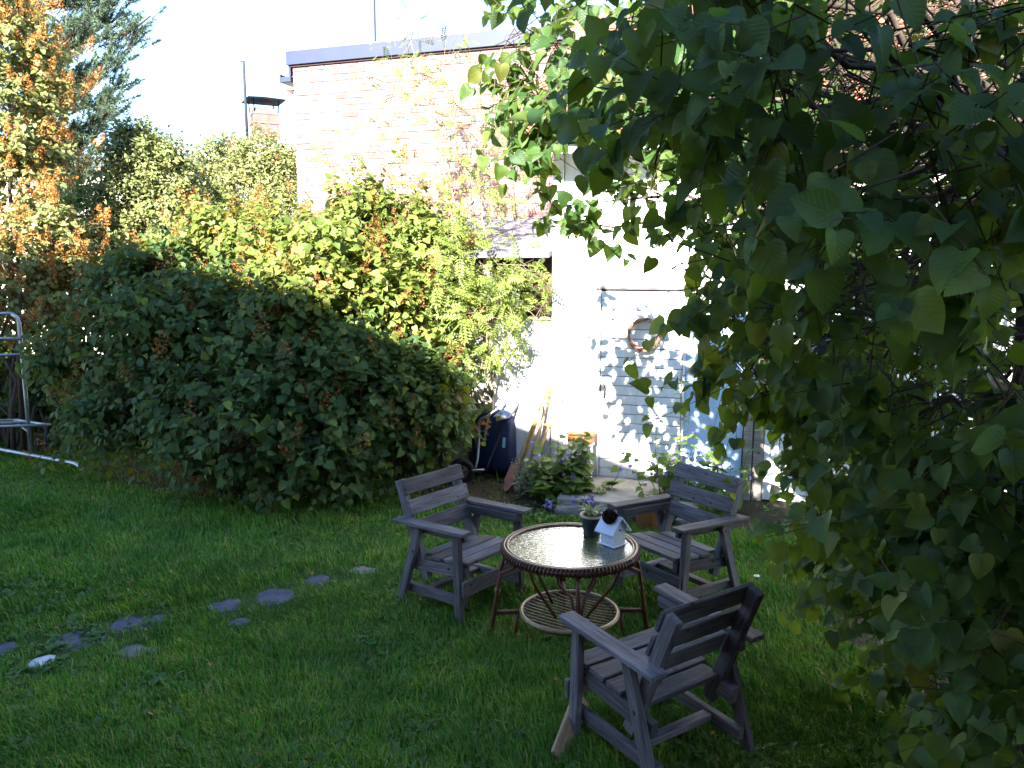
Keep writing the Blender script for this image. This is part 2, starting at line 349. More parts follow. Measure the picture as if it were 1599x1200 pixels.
def m_rattan(name, a, b):
    t = NT(name); v = t.coord(scale=(1, 1, 1)); n = t.noise(v, 30, 5, 0.7); t.base(t.ramp(n, [(0.3, a), (0.7, b)]), 0.38, 0.5); t.bump(n, 0.25, 0.002); return t.m
M['rattan'] = m_rattan('red brown rattan', (0.055, 0.020, 0.012), (0.13, 0.045, 0.022))
M['rattan_pale'] = m_rattan('worn pale rattan', (0.13, 0.08, 0.045), (0.30, 0.20, 0.11))
def m_win():
    t = NT('dark window glass'); return t.base((0.02, 0.025, 0.03), 0.05, 0.5)
M['window'] = m_win()
M['red_wood'] = m_plain('red house boards', (0.26, 0.06, 0.04), (0.2, 0.045, 0.03), 4, 0.8, 0.2)

# ------------------------------------------------------------------ the setting: ground
def ground():
    n = 2; S = 300
    mb = MB(); mb.add([(-S, -S, 0), (S, -S, 0), (S, S, 0), (-S, S, 0)], [(0, 1, 2, 3)])
    o = mb.build('ground', M['ground']); tag(o, kind='structure')
ground()
# beds of bare earth
def patch(name, pts, z, mat, n=6):
    V = []
    c = np.mean(pts, axis=0); P = []
    m = len(pts)
    for i in range(m):
        a, b = np.array(pts[i]), np.array(pts[(i + 1) % m])
        for k in range(n):
            p = a + (b - a) * k / n; P.append(p + rng.normal(0, 0.04, 2))
    V = [(c[0], c[1], z + 0.02)] + [(p[0], p[1], z) for p in P]
    F = [(0, 1 + i, 1 + (i + 1) % len(P)) for i in range(len(P))]
    o = MB().add(V, F).build(name, mat); tag(o, kind='structure'); return o
BED1 = [(-1.15, 7.35), (0.1, 7.0), (0.45, 6.85), (0.62, 7.9), (0.0, 8.4), (-1.2, 8.6)]
BED2 = [(1.35, 6.55), (3.2, 6.0), (5.0, 5.4), (5.2, 6.6), (1.6, 7.7)]
BED3 = [(-4.6, 8.3), (-3.4, 7.5), (-2.2, 7.15), (-1.2, 7.5), (-1.0, 8.8), (-4.0, 9.2)]
BED4 = [(1.95, 4.7), (2.1, 3.4), (2.6, 2.3), (4.8, 2.4), (4.8, 5.6), (2.3, 5.8)]
for i, b in enumerate((BED1, BED2, BED3, BED4)): patch('flower_bed', b, 0.005 + 0.003 * i, M['soil'])

# ------------------------------------------------------------------ the white shed with the plank door
TH = R(19.0)
U = np.array([math.cos(TH), -math.sin(TH), 0]); N = np.array([-math.sin(TH), -math.cos(TH), 0]); Zv = np.array([0, 0, 1.0])
O = gp(935, 743, 0.12); O[2] = 0
def wp(u, z, n=0.0): return O + U * u + N * n + Zv * z          # n metres out of the wall towards the garden
def wuz(x, y, n=0.0):
    """wall coordinates (u, z) seen at photo pixel on plane offset n"""
    dx = (x - 799.5) / FPX; dy = (600 - y) / FPX
    d = np.array([dx, _c + dy * _s, -_s + dy * _c]); C = np.array([0, 0, CAM_H]); Q = O + N * n
    t = ((Q - C) @ N) / (d @ N); p = C + d * t
    return (p - O) @ U, p[2]
WM = Matrix(((U[0], -N[0], 0, O[0]), (U[1], -N[1], 0, O[1]), (0, 0, 1, 0), (0, 0, 0, 1)))   # local x along wall, y into the building, z up
uL = wuz(862, 600)[0]; uD1 = wuz(1063, 650)[0]; zDT = wuz(985, 453)[1]; uP1 = wuz(1163, 600)[0]; zE = wuz(980, 222)[1] - 0.02
uR = 7.5
shed = empty('white_shed', O, 'white painted shed with plank door and red tiled roof behind the garden chairs', 'shed', rz=-TH)
D = 1.75
def sbox(name, u0, u1, y0, y1, z0, z1, mat, parent=shed, bevel=0.0):
    """box in shed local frame; own origin at its centre so materials vary"""
    mb = MB().box((0, 0, 0), (u1 - u0, y1 - y0, z1 - z0))
    return mb.build(name, mat, parent, bevel=bevel, M=Matrix.Translation(((u0 + u1) / 2, (y0 + y1) / 2, (z0 + z1) / 2)))
uS = wuz(879, 600)[0]
sbox('corner_board', uL, uS - 0.006, -0.022, 0.05, 0.03, zE, M['white_paint'], bevel=0.004)
sbox('wall_panel', uS, -0.03, 0.0, 0.05, 0.03, zE, M['white_paint'], bevel=0.003)
sbox('wall_panel', -0.03 + 0.003, uD1 + 0.03, 0.0, 0.05, zDT + 0.05, zE, M['white_paint'])
sbox('wall_panel', uD1 + 0.033, uP1, 0.0, 0.05, zDT - 0.1, zE, M['white_paint'])
sbox('blue_panel', uD1 + 0.033, uP1, -0.004, 0.046, 0.0, zDT - 0.105, M['blue_paint'], bevel=0.003)
sbox('door_header', -0.05, uD1 + 0.05, -0.024, 0.02, zDT, zDT + 0.045, M['grey_wood'], bevel=0.004)
sbox('door_jamb', uD1 + 0.004, uD1 + 0.03, -0.012, 0.04, 0.1, zDT - 0.003, M['white_paint'], bevel=0.003)
sbox('door_jamb', -0.027, -0.005, -0.012, 0.04, 0.1, zDT - 0.003, M['white_paint'], bevel=0.003)
sbox('wall_side', uL + 0.01, uL + 0.06, 0.055, D, 0.03, zE + 0.02, M['white_paint'])
# right part: bleached post, then white boarding with battens
sbox('post', uP1 + 0.01, uP1 + 0.09, -0.03, 0.05, 0.0, 2.0, M['post_wood'], bevel=0.005)
sbox('post', uP1 + 0.10, uP1 + 0.19, -0.02, 0.05, 0.0, 2.0, M['post_wood'], bevel=0.005)
x = uP1 + 0.195
while x < uR:
    w = random.uniform(0.13, 0.15)
    sbox('wall_board', x, x + w - 0.006, 0.0 + random.uniform(-0.003, 0.003), 0.05, 0.03, zE, M['white_paint'], bevel=0.003); x += w
# back-up so that no gap shows the inside
sbox('inner_wall', uL + 0.06, uR, 0.055, 0.075, 0.0, zE, M['dark_wood'])
sbox('window', uP1 + 0.5, uP1 + 1.3, -0.02, 0.03, 0.95, 1.75, M['white_paint'], bevel=0.004)
sbox('window_pane', uP1 + 0.57, uP1 + 1.23, -0.026, -0.022, 1.02, 1.68, M['window'])
# door
door = empty('door', (0, 0, 0)); door.parent = shed; door.location = (0, 0, 0.115)
dh = zDT - 0.115 - 0.01
nsl = 20; sh = dh / nsl
slat_me = None
for k in range(nsl):
    mb = MB().box((0, 0, 0), (uD1 - 0.006, 0.026, sh - 0.007))
    if slat_me is None: slat_me = mb.mesh('slat', bevel=0.004); slat_me.materials.append(M['white_paint'])
    objm('slat', slat_me, None, door, Matrix.Translation((uD1 / 2, 0.012 + random.uniform(-0.002, 0.002), sh * (k + 0.5))) @ Matrix.Rotation(random.uniform(-0.002, 0.002), 4, 'Y'))
MB().box((uD1 / 2, 0.04, dh / 2), (uD1, 0.02, dh)).build('door_backing', M['dark_wood'], door)
hb = MB(); hb.tube([(0.05, -0.005, dh * 0.5), (0.05, -0.045, dh * 0.5), (0.05, -0.045, dh * 0.5 - 0.12), (0.05, -0.005, dh * 0.5 - 0.12)], 0.008, 8); hb.build('handle', M['dark_metal'], door, smooth=True)
# roof with fascia and clay tiles
roof = empty('roof', (0, 0, 0)); roof.parent = shed
RP = R(36); ov = 0.30; eave_u0, eave_u1 = uL - 0.25, uR
sbox('fascia_board', eave_u0, eave_u1, -ov - 0.025, -ov, zE - 0.10, zE + 0.05, M['white_paint'], roof, 0.004)
sbox('soffit', eave_u0, eave_u1, -ov, 0.0, zE + 0.0, zE + 0.02, M['grey_paint'], roof)
Lr = 2.9
rm = Matrix.Translation((0, -ov - 0.03, zE + 0.07)) @ Matrix.Rotation(RP, 4, 'X')      # local y up the slope
MB().box(((eave_u0 + eave_u1) / 2, Lr / 2, -0.02), (eave_u1 - eave_u0, Lr, 0.03)).build('roof_deck', M['brown_board'], roof, M=rm)
def tile_mesh():
    n = 10; w = 0.235; L = 0.42; V = []; F = []
    for j in range(2):
        for i in range(n + 1):
            x = w * i / n; z = 0.028 * math.cos(2 * math.pi * i / n) * (1 if True else 0) + 0.03
            V.append((x, L * j, z + (0.012 if j == 0 else -0.004)))
    m = len(V)
    V += [(a, b, c - 0.014) for a, b, c in V]
    for i in range(n):
        F.append((i, i + 1, n + 1 + i + 1, n + 1 + i)); F.append((m + i, m + n + 1 + i, m + n + 2 + i, m + i + 1)); F.append((i, m + i, m + i + 1, i + 1))
    me = MB().add(V, F).mesh('tile', smooth=True); me.materials.append(M['tile']); return me
tm = tile_mesh(); nt = 0
ncol = int((eave_u1 - eave_u0) / 0.225); nrow = int(Lr / 0.345)
extra = MB()
for r in range(nrow):
    for k in range(ncol):
        T = rm @ Matrix.Translation((eave_u0 + 0.225 * k, 0.345 * r - 0.03, 0.005)) @ Matrix.Rotation(random.uniform(-0.012, 0.012), 4, 'Z')
        if k < 30 and nt < 300: objm('tile', tm, None, roof, T); nt += 1
        else: extra.add([T @ v.co for v in tm.vertices], [tuple(p.vertices) for p in tm.polygons])
if extra.v: tag(extra.build('tiles', M['tile'], roof, smooth=True), kind='stuff')
objs_gut = MB().tube([(eave_u0, -ov - 0.07, zE + 0.02), (eave_u1, -ov - 0.07, zE + 0.0)], 0.026, 10).build('gutter', M['dark_metal'], roof, smooth=True)

# lean-to left of the shed: dark felt roof, brown board end, grey panels
lean = empty('lean_to', wp(uL - 0.5, 0), 'low lean-to with grey felt roof between the brick wall and the white shed', 'lean-to', rz=-TH)
Li = lean.matrix_basis.inverted()
def lbox(name, u0, u1, y0, y1, z0, z1, mat, parent=lean, bevel=0.0):
    off = uL - 0.5
    return MB().box((0, 0, 0), (u1 - u0, y1 - y0, z1 - z0)).build(name, mat, parent, bevel=bevel, M=Matrix.Translation(((u0 + u1) / 2 - off, (y0 + y1) / 2, (z0 + z1) / 2)))
zPt = wuz(820, 500)[1]
x = uL - 0.02; first = True
while x > uL - 1.0:
    w = random.uniform(0.20, 0.26)
    lbox('panel_board', x - w + 0.006, x, 0.03 + random.uniform(-0.004, 0.004), 0.055, 0.03, zPt, M['grey_paint'], bevel=0.003); x -= w
lbox('panel_backing', uL - 1.4, uL - 0.01, 0.06, 0.08, 0.0, zPt - 0.02, M['dark_wood'])
lbox('top_rail', uL - 1.1, uL - 0.015, 0.01, 0.07, zPt + 0.003, zPt + 0.03, M['post_wood'], bevel=0.004)
lbox('post', uL - 0.72, uL - 0.62, -0.02, 0.02, 0.0, zPt + 0.6, M['post_wood'], bevel=0.004)
lbox('brown_end_board', uL - 0.28, uL - 0.02, 0.10, 0.13, zPt - 0.2, 2.26, M['brown_board'])
lbox('back_wall', uL - 3.4, uL - 0.02, 0.95, 1.0, 0.0, 2.40, M['dark_wood'])
off = uL - 0.5
zr0 = 2.30; zr1 = 2.72
V = [(uL - 3.4 - off, -0.12, zr0), (uL - 0.004 - off, -0.12, zr0), (uL - 0.004 - off, D - 0.04, zr1), (uL - 3.4 - off, D - 0.04, zr1)]
V += [(a, b, c - 0.05) for a, b, c in V]
MB().add(V, [(0, 1, 2, 3), (7, 6, 5, 4), (0, 4, 5, 1), (1, 5, 6, 2), (2, 6, 7, 3), (3, 7, 4, 0)]).build('roof', M['roof_felt'], lean)
for k in range(8): lbox('shelf_board', uL - 1.0 + 0.01, uL - 0.3, 0.5, 0.53, 0.3 + 0.2 * k, 0.42 + 0.2 * k, M['grey_wood'], bevel=0.004) if k in (5, 7) else None

# ------------------------------------------------------------------ brick building with blue-grey fascia
ub0 = wuz(460, 200, -D)[0]; zb1 = wuz(460, 103, -D)[1]
bld = empty('brick_building', wp(ub0, 0, -D), 'tall brick building with flat roof and blue-grey metal fascia', 'building', rz=-TH)
BL = 7.5
def bbox(name, u0, u1, y0, y1, z0, z1, mat, parent=bld, bevel=0.0):
    return MB().box((0, 0, 0), (u1 - u0, y1 - y0, z1 - z0)).build(name, mat, parent, bevel=bevel, M=Matrix.Translation(((u0 + u1) / 2, (y0 + y1) / 2, (z0 + z1) / 2)))
bbox('wall_core', 0.012, BL, 0.006, 6.0, 0, zb1, M['mortar'])
bl, bh, cl, ch = 0.225, 0.063, 0.237, 0.0755
bms = []
for q in range(4):
    mb = MB().box((0, 0, 0), (bl, 0.05, bh)); me = mb.mesh('brick', bevel=0.004)
    for v in me.vertices: v.co += Vector(rng.normal(0, 0.0012, 3))
    me.materials.append(M['brick']); bms.append(me)
hbm = MB().box((0, 0, 0), (bl / 2 - 0.006, 0.05, bh)).mesh('brick', bevel=0.004); hbm.materials.append(M['brick'])
cand = []
nr = int(zb1 / ch)
for r in range(nr):
    z = zb1 - ch * (r + 0.5) - 0.005
    if z < 0.1: break
    u = 0.0 if r % 2 == 0 else cl / 2
    if r % 2: cand.append((cl / 4, z, True))
    while u + cl < BL: cand.append((u + cl / 2, z, False)); u += cl
vis = [c for c in cand if c[1] > 2.95 and c[0] < 3.35]
vis.sort(key=lambda c: (c[1] < 3.3, -c[0] * 0.2 - c[1])); vset = set(vis[:300])
rest = MB()
for c in cand:
    T = Matrix.Translation((c[0], 0.022 + random.uniform(-0.003, 0.003), c[1])) @ Matrix.Rotation(random.uniform(-0.012, 0.012), 4, 'Y') @ Matrix.Rotation(random.uniform(-0.01, 0.01), 4, 'Z')
    me = hbm if c[2] else random.choice(bms)
    if c in vset: objm('brick', me, None, bld, T)
    elif c[1] > 2.2: rest.box((0, 0, 0), (cl - 0.012 if not c[2] else bl / 2 - 0.006, 0.05, bh), T)
tag(rest.build('brick_courses', M['brick'], bld), kind='stuff')
# brick courses of the side wall
side = MB()
for r in range(nr):
    z = zb1 - ch * (r + 0.5) - 0.005
    if z < 2: break
    y = 0.06 + (0 if r % 2 else cl / 2)
    while y < 5.8: side.box((0.02, y + cl / 2, z), (0.05, bl, bh)); y += cl
tag(side.build('side_courses', M['brick'], bld), kind='stuff')
bbox('fascia', -0.06, BL, -0.05, 6.1, zb1 + 0.003, zb1 + 0.17, M['fascia'], bevel=0.004)
bbox('roof_slab', -0.04, BL, -0.03, 6.08, zb1 + 0.172, zb1 + 0.19, M['roof_felt'])
bbox('fascia_drip', -0.03, BL, -0.025, 0.0, zb1 - 0.018, zb1, M['brown_board'])
bbox('downpipe_strip', -0.045, -0.015, -0.02, 0.04, zb1 - 0.12, zb1, M['fascia'])
bbox('gutter_end', -0.17, -0.01, -0.03, 1.2, zb1 - 0.20, zb1 - 0.13, M['fascia'], bevel=0.006)
bbox('gutter_lip', -0.18, -0.16, -0.03, 1.2, zb1 - 0.20, zb1 - 0.10, M['fascia'])
V = [(-0.12, -0.01, zb1 - 0.29), (0.0, -0.01, zb1 - 0.29), (0.0, -0.01, zb1 - 0.36), (-0.12, 0.6, zb1 - 0.29), (0.0, 0.6, zb1 - 0.29), (0.0, 0.6, zb1 - 0.36)]
MB().add(V, [(0, 1, 2), (3, 5, 4), (0, 3, 4, 1), (1, 4, 5, 2), (0, 2, 5, 3)]).build('eave_bracket', M['brown_board'], bld)
au = wuz(586, 60, -D - 1.2)[0] - ub0
MB().tube([(au, 1.2, zb1 + 0.1), (au, 1.2, zb1 + 2.2)], 0.013, 6).build('aerial_rod', M['pole_metal'], bld)

# ------------------------------------------------------------------ houses behind
def simple_house(name, label, p, ang, sx, sy, h, wall, roofm, wins, rz=None):
    e = empty(name, p, label, 'building', rz=ang)
    MB().box((sx / 2, sy / 2, h / 2), (sx, sy, h)).build('wall', wall, e)
    MB().box((sx / 2, sy / 2, h + 0.11), (sx + 0.3, sy + 0.3, 0.22)).build('roof', roofm, e, bevel=0.01)
    MB().box((sx / 2, -0.10, h - 0.05), (sx + 0.2, 0.06, 0.08)).build('eave_trim', M['pale_wood'], e)
    for (x, z, w, hh) in wins:
        wf = MB().box((0, 0, 0), (w, 0.08, hh)).build('window', M['white_paint'], e, M=Matrix.Translation((x, -0.02, z)), bevel=0.008)
        MB().box((0, -0.045, 0), (w - 0.14, 0.01, hh - 0.14)).build('pane', M['window'], wf)
    return e
pB = at(300, 300, 17.5); pB2 = at(480, 300, 15.2)
angB = math.atan2(pB2[1] - pB[1], pB2[0] - pB[0])
zB = at(440, 222, 15.5)[2] - 0.2
simple_house('flat_roofed_house', 'pale flat-roofed house behind the hedge, below the chimney', (pB[0] - 2.2 * math.cos(angB), pB[1] - 2.2 * math.sin(angB), 0), angB, 9, 7, zB, M['cream_wall'], M['white_paint'], [(1.2, 2.6, 1.2, 1.1), (3.4, 2.6, 1.2, 1.1)])
# chimney
pc = at(414, 215, 16.3)
ce = empty('chimney', (pc[0], pc[1], zB + 0.2), 'metal-clad brick chimney with dark raised cap on the flat roof', 'chimney', rz=R(28))
hc = at(414, 172, 16.3)[2] - (zB + 0.2)
cw = 0.48
MB().box((0, 0, hc * 0.42), (cw, cw, hc * 0.84)).build('stack', M['chimney_sheet'], ce, bevel=0.01)
MB().lathe([(cw * 0.72, hc * 0.84), (cw * 0.60, hc * 1.0)], 4, cap=True).build('collar', M['chimney_sheet'], ce, M=Matrix.Rotation(R(45), 4, 'Z'))
for k in (0.3, 0.62): MB().box((0, 0, hc * k), (cw + 0.03, cw + 0.03, 0.03)).build('band', M['rust_hub'], ce)
for a in (-1, 1):
    for b in (-1, 1): MB().tube([(a * 0.22, b * 0.22, hc * 0.8), (a * 0.24, b * 0.24, hc + 0.16)], 0.012, 6).build('cap_leg', M['cap_metal'], ce)
MB().lathe([(0.50, hc + 0.15), (0.50, hc + 0.17), (0.02, hc + 0.25)], 4, cap=True).build('cap', M['cap_metal'], ce, M=Matrix.Rotation(R(45), 4, 'Z'))
pa = at(386, 215, 16.0); pa1 = at(385, 96, 16.0)
ap = empty('aerial_pole', (pa[0], pa[1], zB), 'thin aerial pole standing left of the chimney', 'pole')
MB().tube([(0, 0, 0), (0, 0, pa1[2] - zB)], [0.034, 0.024], 8).build('mast', M['pole_metal'], ap, smooth=True)
MB().tube([(-0.06, 0, pa1[2] - zB), (0.02, 0, pa1[2] - zB)], 0.012, 6).build('tip', M['pole_metal'], ap)
# white wall piece seen between the bushes further left
pw = at(150, 300, 19)
simple_house('white_house', 'white house wall glimpsed between the pine and the pale bushes', (pw[0] - 3.5, pw[1], 0), R(-8), 6.5, 5, 4.3, M['cream_wall'], M['roof_felt'], [(1.2, 2.4, 1.0, 1.0), (4.3, 2.4, 1.0, 1.0)])

# the house behind the photographer, whose shadow lies on the lawn
hn = np.array([-0.673, -0.740]); ht = np.array([0.740, -0.673]); he = 8.0
hp = hn * 4.08 + ht * (-7.2)
hs = empty('house', (hp[0], hp[1], 0), 'tall red wooden house behind the viewpoint that shades the lawn', 'house', rz=math.atan2(ht[1], ht[0]))
HL = 26; HD = 9
MB().box((HL / 2, -0.4 - HD / 2, he / 2 - 0.1), (HL - 0.6, HD - 0.2, he - 0.2)).build('wall', M['red_wood'], hs)
V = [(0, 0, he - 0.12), (HL, 0, he - 0.12), (HL, 0, he), (0, 0, he), (0, -HD / 2 - 0.3, he + 1.8), (HL, -HD / 2 - 0.3, he + 1.8), (0, -HD - 0.6, he), (HL, -HD - 0.6, he), (0, -HD - 0.6, he - 0.12), (HL, -HD - 0.6, he - 0.12)]
MB().add(V, [(0, 1, 2, 3), (3, 2, 5, 4), (4, 5, 7, 6), (6, 7, 9, 8), (8, 9, 1, 0), (0, 3, 4, 6, 8), (1, 9, 7, 5, 2)]).build('roof', M['tile'], hs)
for k in range(7):
    for z in (1.7, 4.6):
        wf = MB().box((0, 0, 0), (1.1, 0.1, 1.4)).build('window', M['white_paint'], hs, M=Matrix.Translation((2.2 + 3.6 * k, -0.36, z)), bevel=0.01)
        MB().box((0, 0.055, 0), (0.9, 0.01, 1.2)).build('pane', M['window'], wf)

# ------------------------------------------------------------------ doorstep
st = empty('doorstep', wp(0.4, 0, 0.45), 'worn concrete doorstep with rough stone edge in front of the plank door', 'step', rz=-TH)
def rough_block(name, dims, seedv, mat, parent, Mx, amp=0.012, cuts=3, bevel=0.012):
    bm = bmesh.new(); bmesh.ops.create_cube(bm, size=1.0)
    for v in bm.verts: v.co = Vector((v.co.x * dims[0], v.co.y * dims[1], v.co.z * dims[2]))
    bmesh.ops.bevel(bm, geom=list(bm.edges), offset=bevel, segments=1, affect='EDGES')
    bmesh.ops.subdivide_edges(bm, edges=list(bm.edges), cuts=cuts, use_grid_fill=True)
    r = np.random.default_rng(seedv)
    for v in bm.verts:
        v.co += Vector(r.normal(0, amp * 0.35, 3)) + amp * Vector((math.sin(v.co.y * 19 + seedv), math.sin(v.co.x * 17 + seedv * 2), 0.6 * math.sin(v.co.x * 13 + v.co.y * 11)))
    me = bpy.data.meshes.new(name); bm.to_mesh(me); bm.free()
    me.polygons.foreach_set('use_smooth', [True] * len(me.polygons))
    return objm(name, me, mat, parent, Mx)
rough_block('slab', (1.25, 0.86, 0.07), 3, M['concrete'], st, Matrix.Translation((0.03, 0.03, 0.085)), 0.006, 5)
x = -0.60
k = 0
while x < 0.66:
    w = random.uniform(0.16, 0.30)
    rough_block('edge_stone', (w - 0.015, 0.16, 0.10), 10 + k, M['stone'], st, Matrix.Translation((x + w / 2, -0.42 + random.uniform(-0.02, 0.02), 0.02)), 0.016, 2, 0.02); x += w; k += 1
pst = gp(1007, 757, 0.125)
o = rough_block('pebble', (0.045, 0.035, 0.026), 5, M['pale_stone'], None, Matrix.Translation((pst[0], pst[1], 0.135)), 0.003, 2, 0.01); tag(o, 'small white pebble lying on the concrete doorstep', 'stone')

# wreath on the door
wu, wz = wuz(1006, 523, 0.03); wr = wuz(1030, 523, 0.03)[0] - wu
we = empty('wreath', wp(wu, wz, 0.035), 'round willow wicker wreath hanging on the white plank door', 'wreath', rz=-TH)
for k in range(9):
    ph = rng.uniform(0, 6.28); fq = rng.integers(3, 7); r0 = wr * rng.uniform(0.86, 1.06)
    pts = []
    for i in range(48):
        a = 2 * math.pi * i / 48
        rr = r0 + 0.012 * math.sin(fq * a + ph); pts.append((rr * math.cos(a), -0.012 + 0.014 * math.cos(fq * a + ph), rr * math.sin(a)))
    MB().tube(pts, 0.0055, 5, closed=True).build('willow_strand', M['wicker'], we, smooth=True)
tw = MB()
for k in range(26):
    a = rng.uniform(0, 6.28); d = rng.uniform(0.2, 0.6) * rng.choice([-1, 1]); r1 = wr * rng.uniform(0.9, 1.0)
    p = np.array([r1 * math.cos(a), -0.015, r1 * math.sin(a)]); t_ = np.array([-math.sin(a), -rng.uniform(0, .3), math.cos(a)]) * np.sign(d) + 0.45 * np.array([math.cos(a), 0, math.sin(a)])
    tw.tube([p, p + t_ * 0.05], [0.003, 0.0015], 4)
tag(tw.build('twig_ends', M['wicker'], we), kind='stuff')

# ------------------------------------------------------------------ garden chairs
def make_chair(name, label, loc, face, dark=None):
    """local frame: x to the sitter's right, y forward"""
    e = empty(name, loc, label, 'chair', 'grey wooden garden armchairs', rz=math.atan2(face[1], face[0]) - math.pi / 2)
    W = M['grey_wood']; X = 0.292
    for s in (-1, 1):
        board('front_leg', (s * X, 0.235, 0), (s * X, 0.215, 0.558), 0.056, 0.038, (1, 0, 0), e, W)
        board('rear_leg', (s * X, -0.300, 0), (s * X, -0.115, 0.545), 0.056, 0.038, (1, 0, 0), e, W)
        board('back_upright', (s * 0.246, -0.095, 0.20), (s * 0.246, -0.335, 0.805), 0.065, 0.042, (1, 0, 0), e, W)
        board('seat_rail', (s * 0.247, 0.262, 0.325), (s * 0.247, -0.245, 0.272), 0.075, 0.042, (1, 0, 0), e, W)
        board('lower_rail', (s * 0.250, 0.250, 0.125), (s * 0.250, -0.285, 0.105), 0.060, 0.038, (1, 0, 0), e, W)
        board('arm_rail', (s * 0.252, 0.255, 0.545), (s * 0.252, -0.27, 0.520), 0.055, 0.034, (1, 0, 0), e, W)
        board('armrest', (s * 0.298, 0.305, 0.588), (s * 0.298, -0.315, 0.560), 0.090, 0.024, (0, 0, 1), e, W)
    ys = [0.232, 0.117, 0.002, -0.113]
    for y in ys:
        z = 0.378 + (y - 0.232) * 0.105
        ext = 0.268 if y > 0.2 else (0.268 if y > -0.1 else 0.222)
        board('seat_slat', (-ext, y, z), (ext, y, z + random.uniform(-0.002, 0.002)), 0.102, 0.024, (0, -0.105, 1), e, W)
    dv = Vector((0, -0.24, 0.605)).normalized(); nv = Vector((0, 0.605, 0.24)).normalized()
    top = Vector((0, -0.335, 0.805)) + nv * 0.045
    for k, d in enumerate((0.055, 0.190, 0.325)):
        c = top - dv * d
        hw = 0.272 if k < 2 else 0.268
        if k == 2: hw = 0.222
        board('back_slat', c + Vector((-hw, 0, 0)), c + Vector((hw, 0, random.uniform(-0.003, 0.003))), 0.100, 0.023, nv, e, W)
    board('front_apron', (-0.311, 0.278, 0.235), (0.311, 0.278, 0.235), 0.095, 0.024, (0, 1, 0), e, W)
    board('cross_stretcher', (-0.23, -0.10, 0.115), (0.23, -0.10, 0.115), 0.055, 0.034, (0, 0, 1), e, W)
    # nails on the back slats
    nm = MB()
    for k, d in enumerate((0.055, 0.190)):
        for sx in (-1, 1):
            for q in (-0.028, 0.028):
                c = top - dv * (d + q) + nv * 0.0125 + Vector((sx * 0.246, 0, 0)); nm.box((0, 0, 0), (0.007, 0.007, 0.004), Matrix.Translation(c) @ Matrix.Rotation(R(-68), 4, 'X'))
    tag(nm.build('nail_heads', M['dark_metal'], e), kind='stuff')
    return e
make_chair('garden_chair', 'grey wooden garden armchair on the grass left of the glass table', (-0.315, 5.03, 0), (0.77, -0.64))
make_chair('garden_chair', 'grey wooden garden armchair right of the table, by the doorstep', (1.085, 5.10, 0), (-0.82, -0.57))
make_chair('garden_chair', 'nearest grey wooden garden armchair, seen from behind with its back turned', (0.665, 3.42, 0), (-0.555, 0.83))
# loose plank propped against the near chair
p0 = gp(872, 1190, 0.0); p1 = at(908, 1088, 3.62)
ple = board('loose_plank', p0 + np.array([0, 0, 0.01]), p1, 0.10, 0.022, (0.5, -0.75, 0.35), None, M['pale_wood'])
tag(ple, 'pale loose plank propped against the side of the nearest chair', 'plank')

# ------------------------------------------------------------------ rattan table
TC = np.array([0.34, 4.48]); TZ = 0.565; TR = 0.385
tb = empty('rattan_table', (TC[0], TC[1], 0), 'round rattan table with patterned glass top and lower cane shelf', 'table')
def ring(r, z, n=64): return [(r * math.cos(2 * math.pi * i / n), r * math.sin(2 * math.pi * i / n), z) for i in range(n)]
MB().tube(ring(TR, TZ - 0.018), 0.017, 8, closed=True).build('rim_core', M['rattan'], tb, smooth=True)
MB().tube(ring(TR - 0.018, TZ + 0.006), 0.008, 6, closed=True).build('rim_edge', M['rattan_pale'], tb, smooth=True)
MB().tube(ring(TR + 0.002, TZ + 0.006), 0.009, 6, closed=True).build('rim_edge', M['rattan'], tb, smooth=True)
wrp = []; n = 110 * 10
for i in range(n):
    a = 2 * math.pi * i / n; b = 2 * math.pi * i / 10
    rr = TR + 0.0215 * math.cos(b); wrp.append((rr * math.cos(a), rr * math.sin(a), TZ - 0.014 + 0.024 * math.sin(b)))
MB().tube(wrp, 0.0055, 4, closed=True).build('rim_wrapping', M['rattan'], tb, smooth=True)
gm = MB().lathe([(0.0001, 0), (TR - 0.02, 0), (TR - 0.02, 0.006), (0.0001, 0.006)], 64).mesh('glass_top')
objm('glass_top', gm, M['glass'], tb, Matrix.Translation((0, 0, TZ - 0.004)))
ZS = 0.165; SR = 0.285
MB().tube(ring(SR, ZS), 0.013, 8, closed=True).build('shelf_ring', M['rattan_pale'], tb, smooth=True)
MB().tube(ring(SR - 0.014, ZS - 0.016), 0.009, 6, closed=True).build('shelf_ring', M['rattan'], tb, smooth=True)
for k in range(15):
    q = -SR + 2 * SR * (k + 0.5) / 15
    hw = math.sqrt(max(SR ** 2 - q ** 2, 0)); ar = 0.02
    dirv = np.array([math.cos(R(-32)), math.sin(R(-32))]); nv = np.array([-dirv[1], dirv[0]])
    pts = [(*(dirv * hw * t + nv * (q * (1 - 0.10 * (1 - t * t)))), ZS + 0.003 - 0.014 * (1 - t * t)) for t in np.linspace(-1, 1, 9)]
    MB().tube(pts, 0.0055, 5).build('shelf_cane', M['rattan_pale'], tb, smooth=True)
angs = [R(182), R(272), R(2), R(92)]
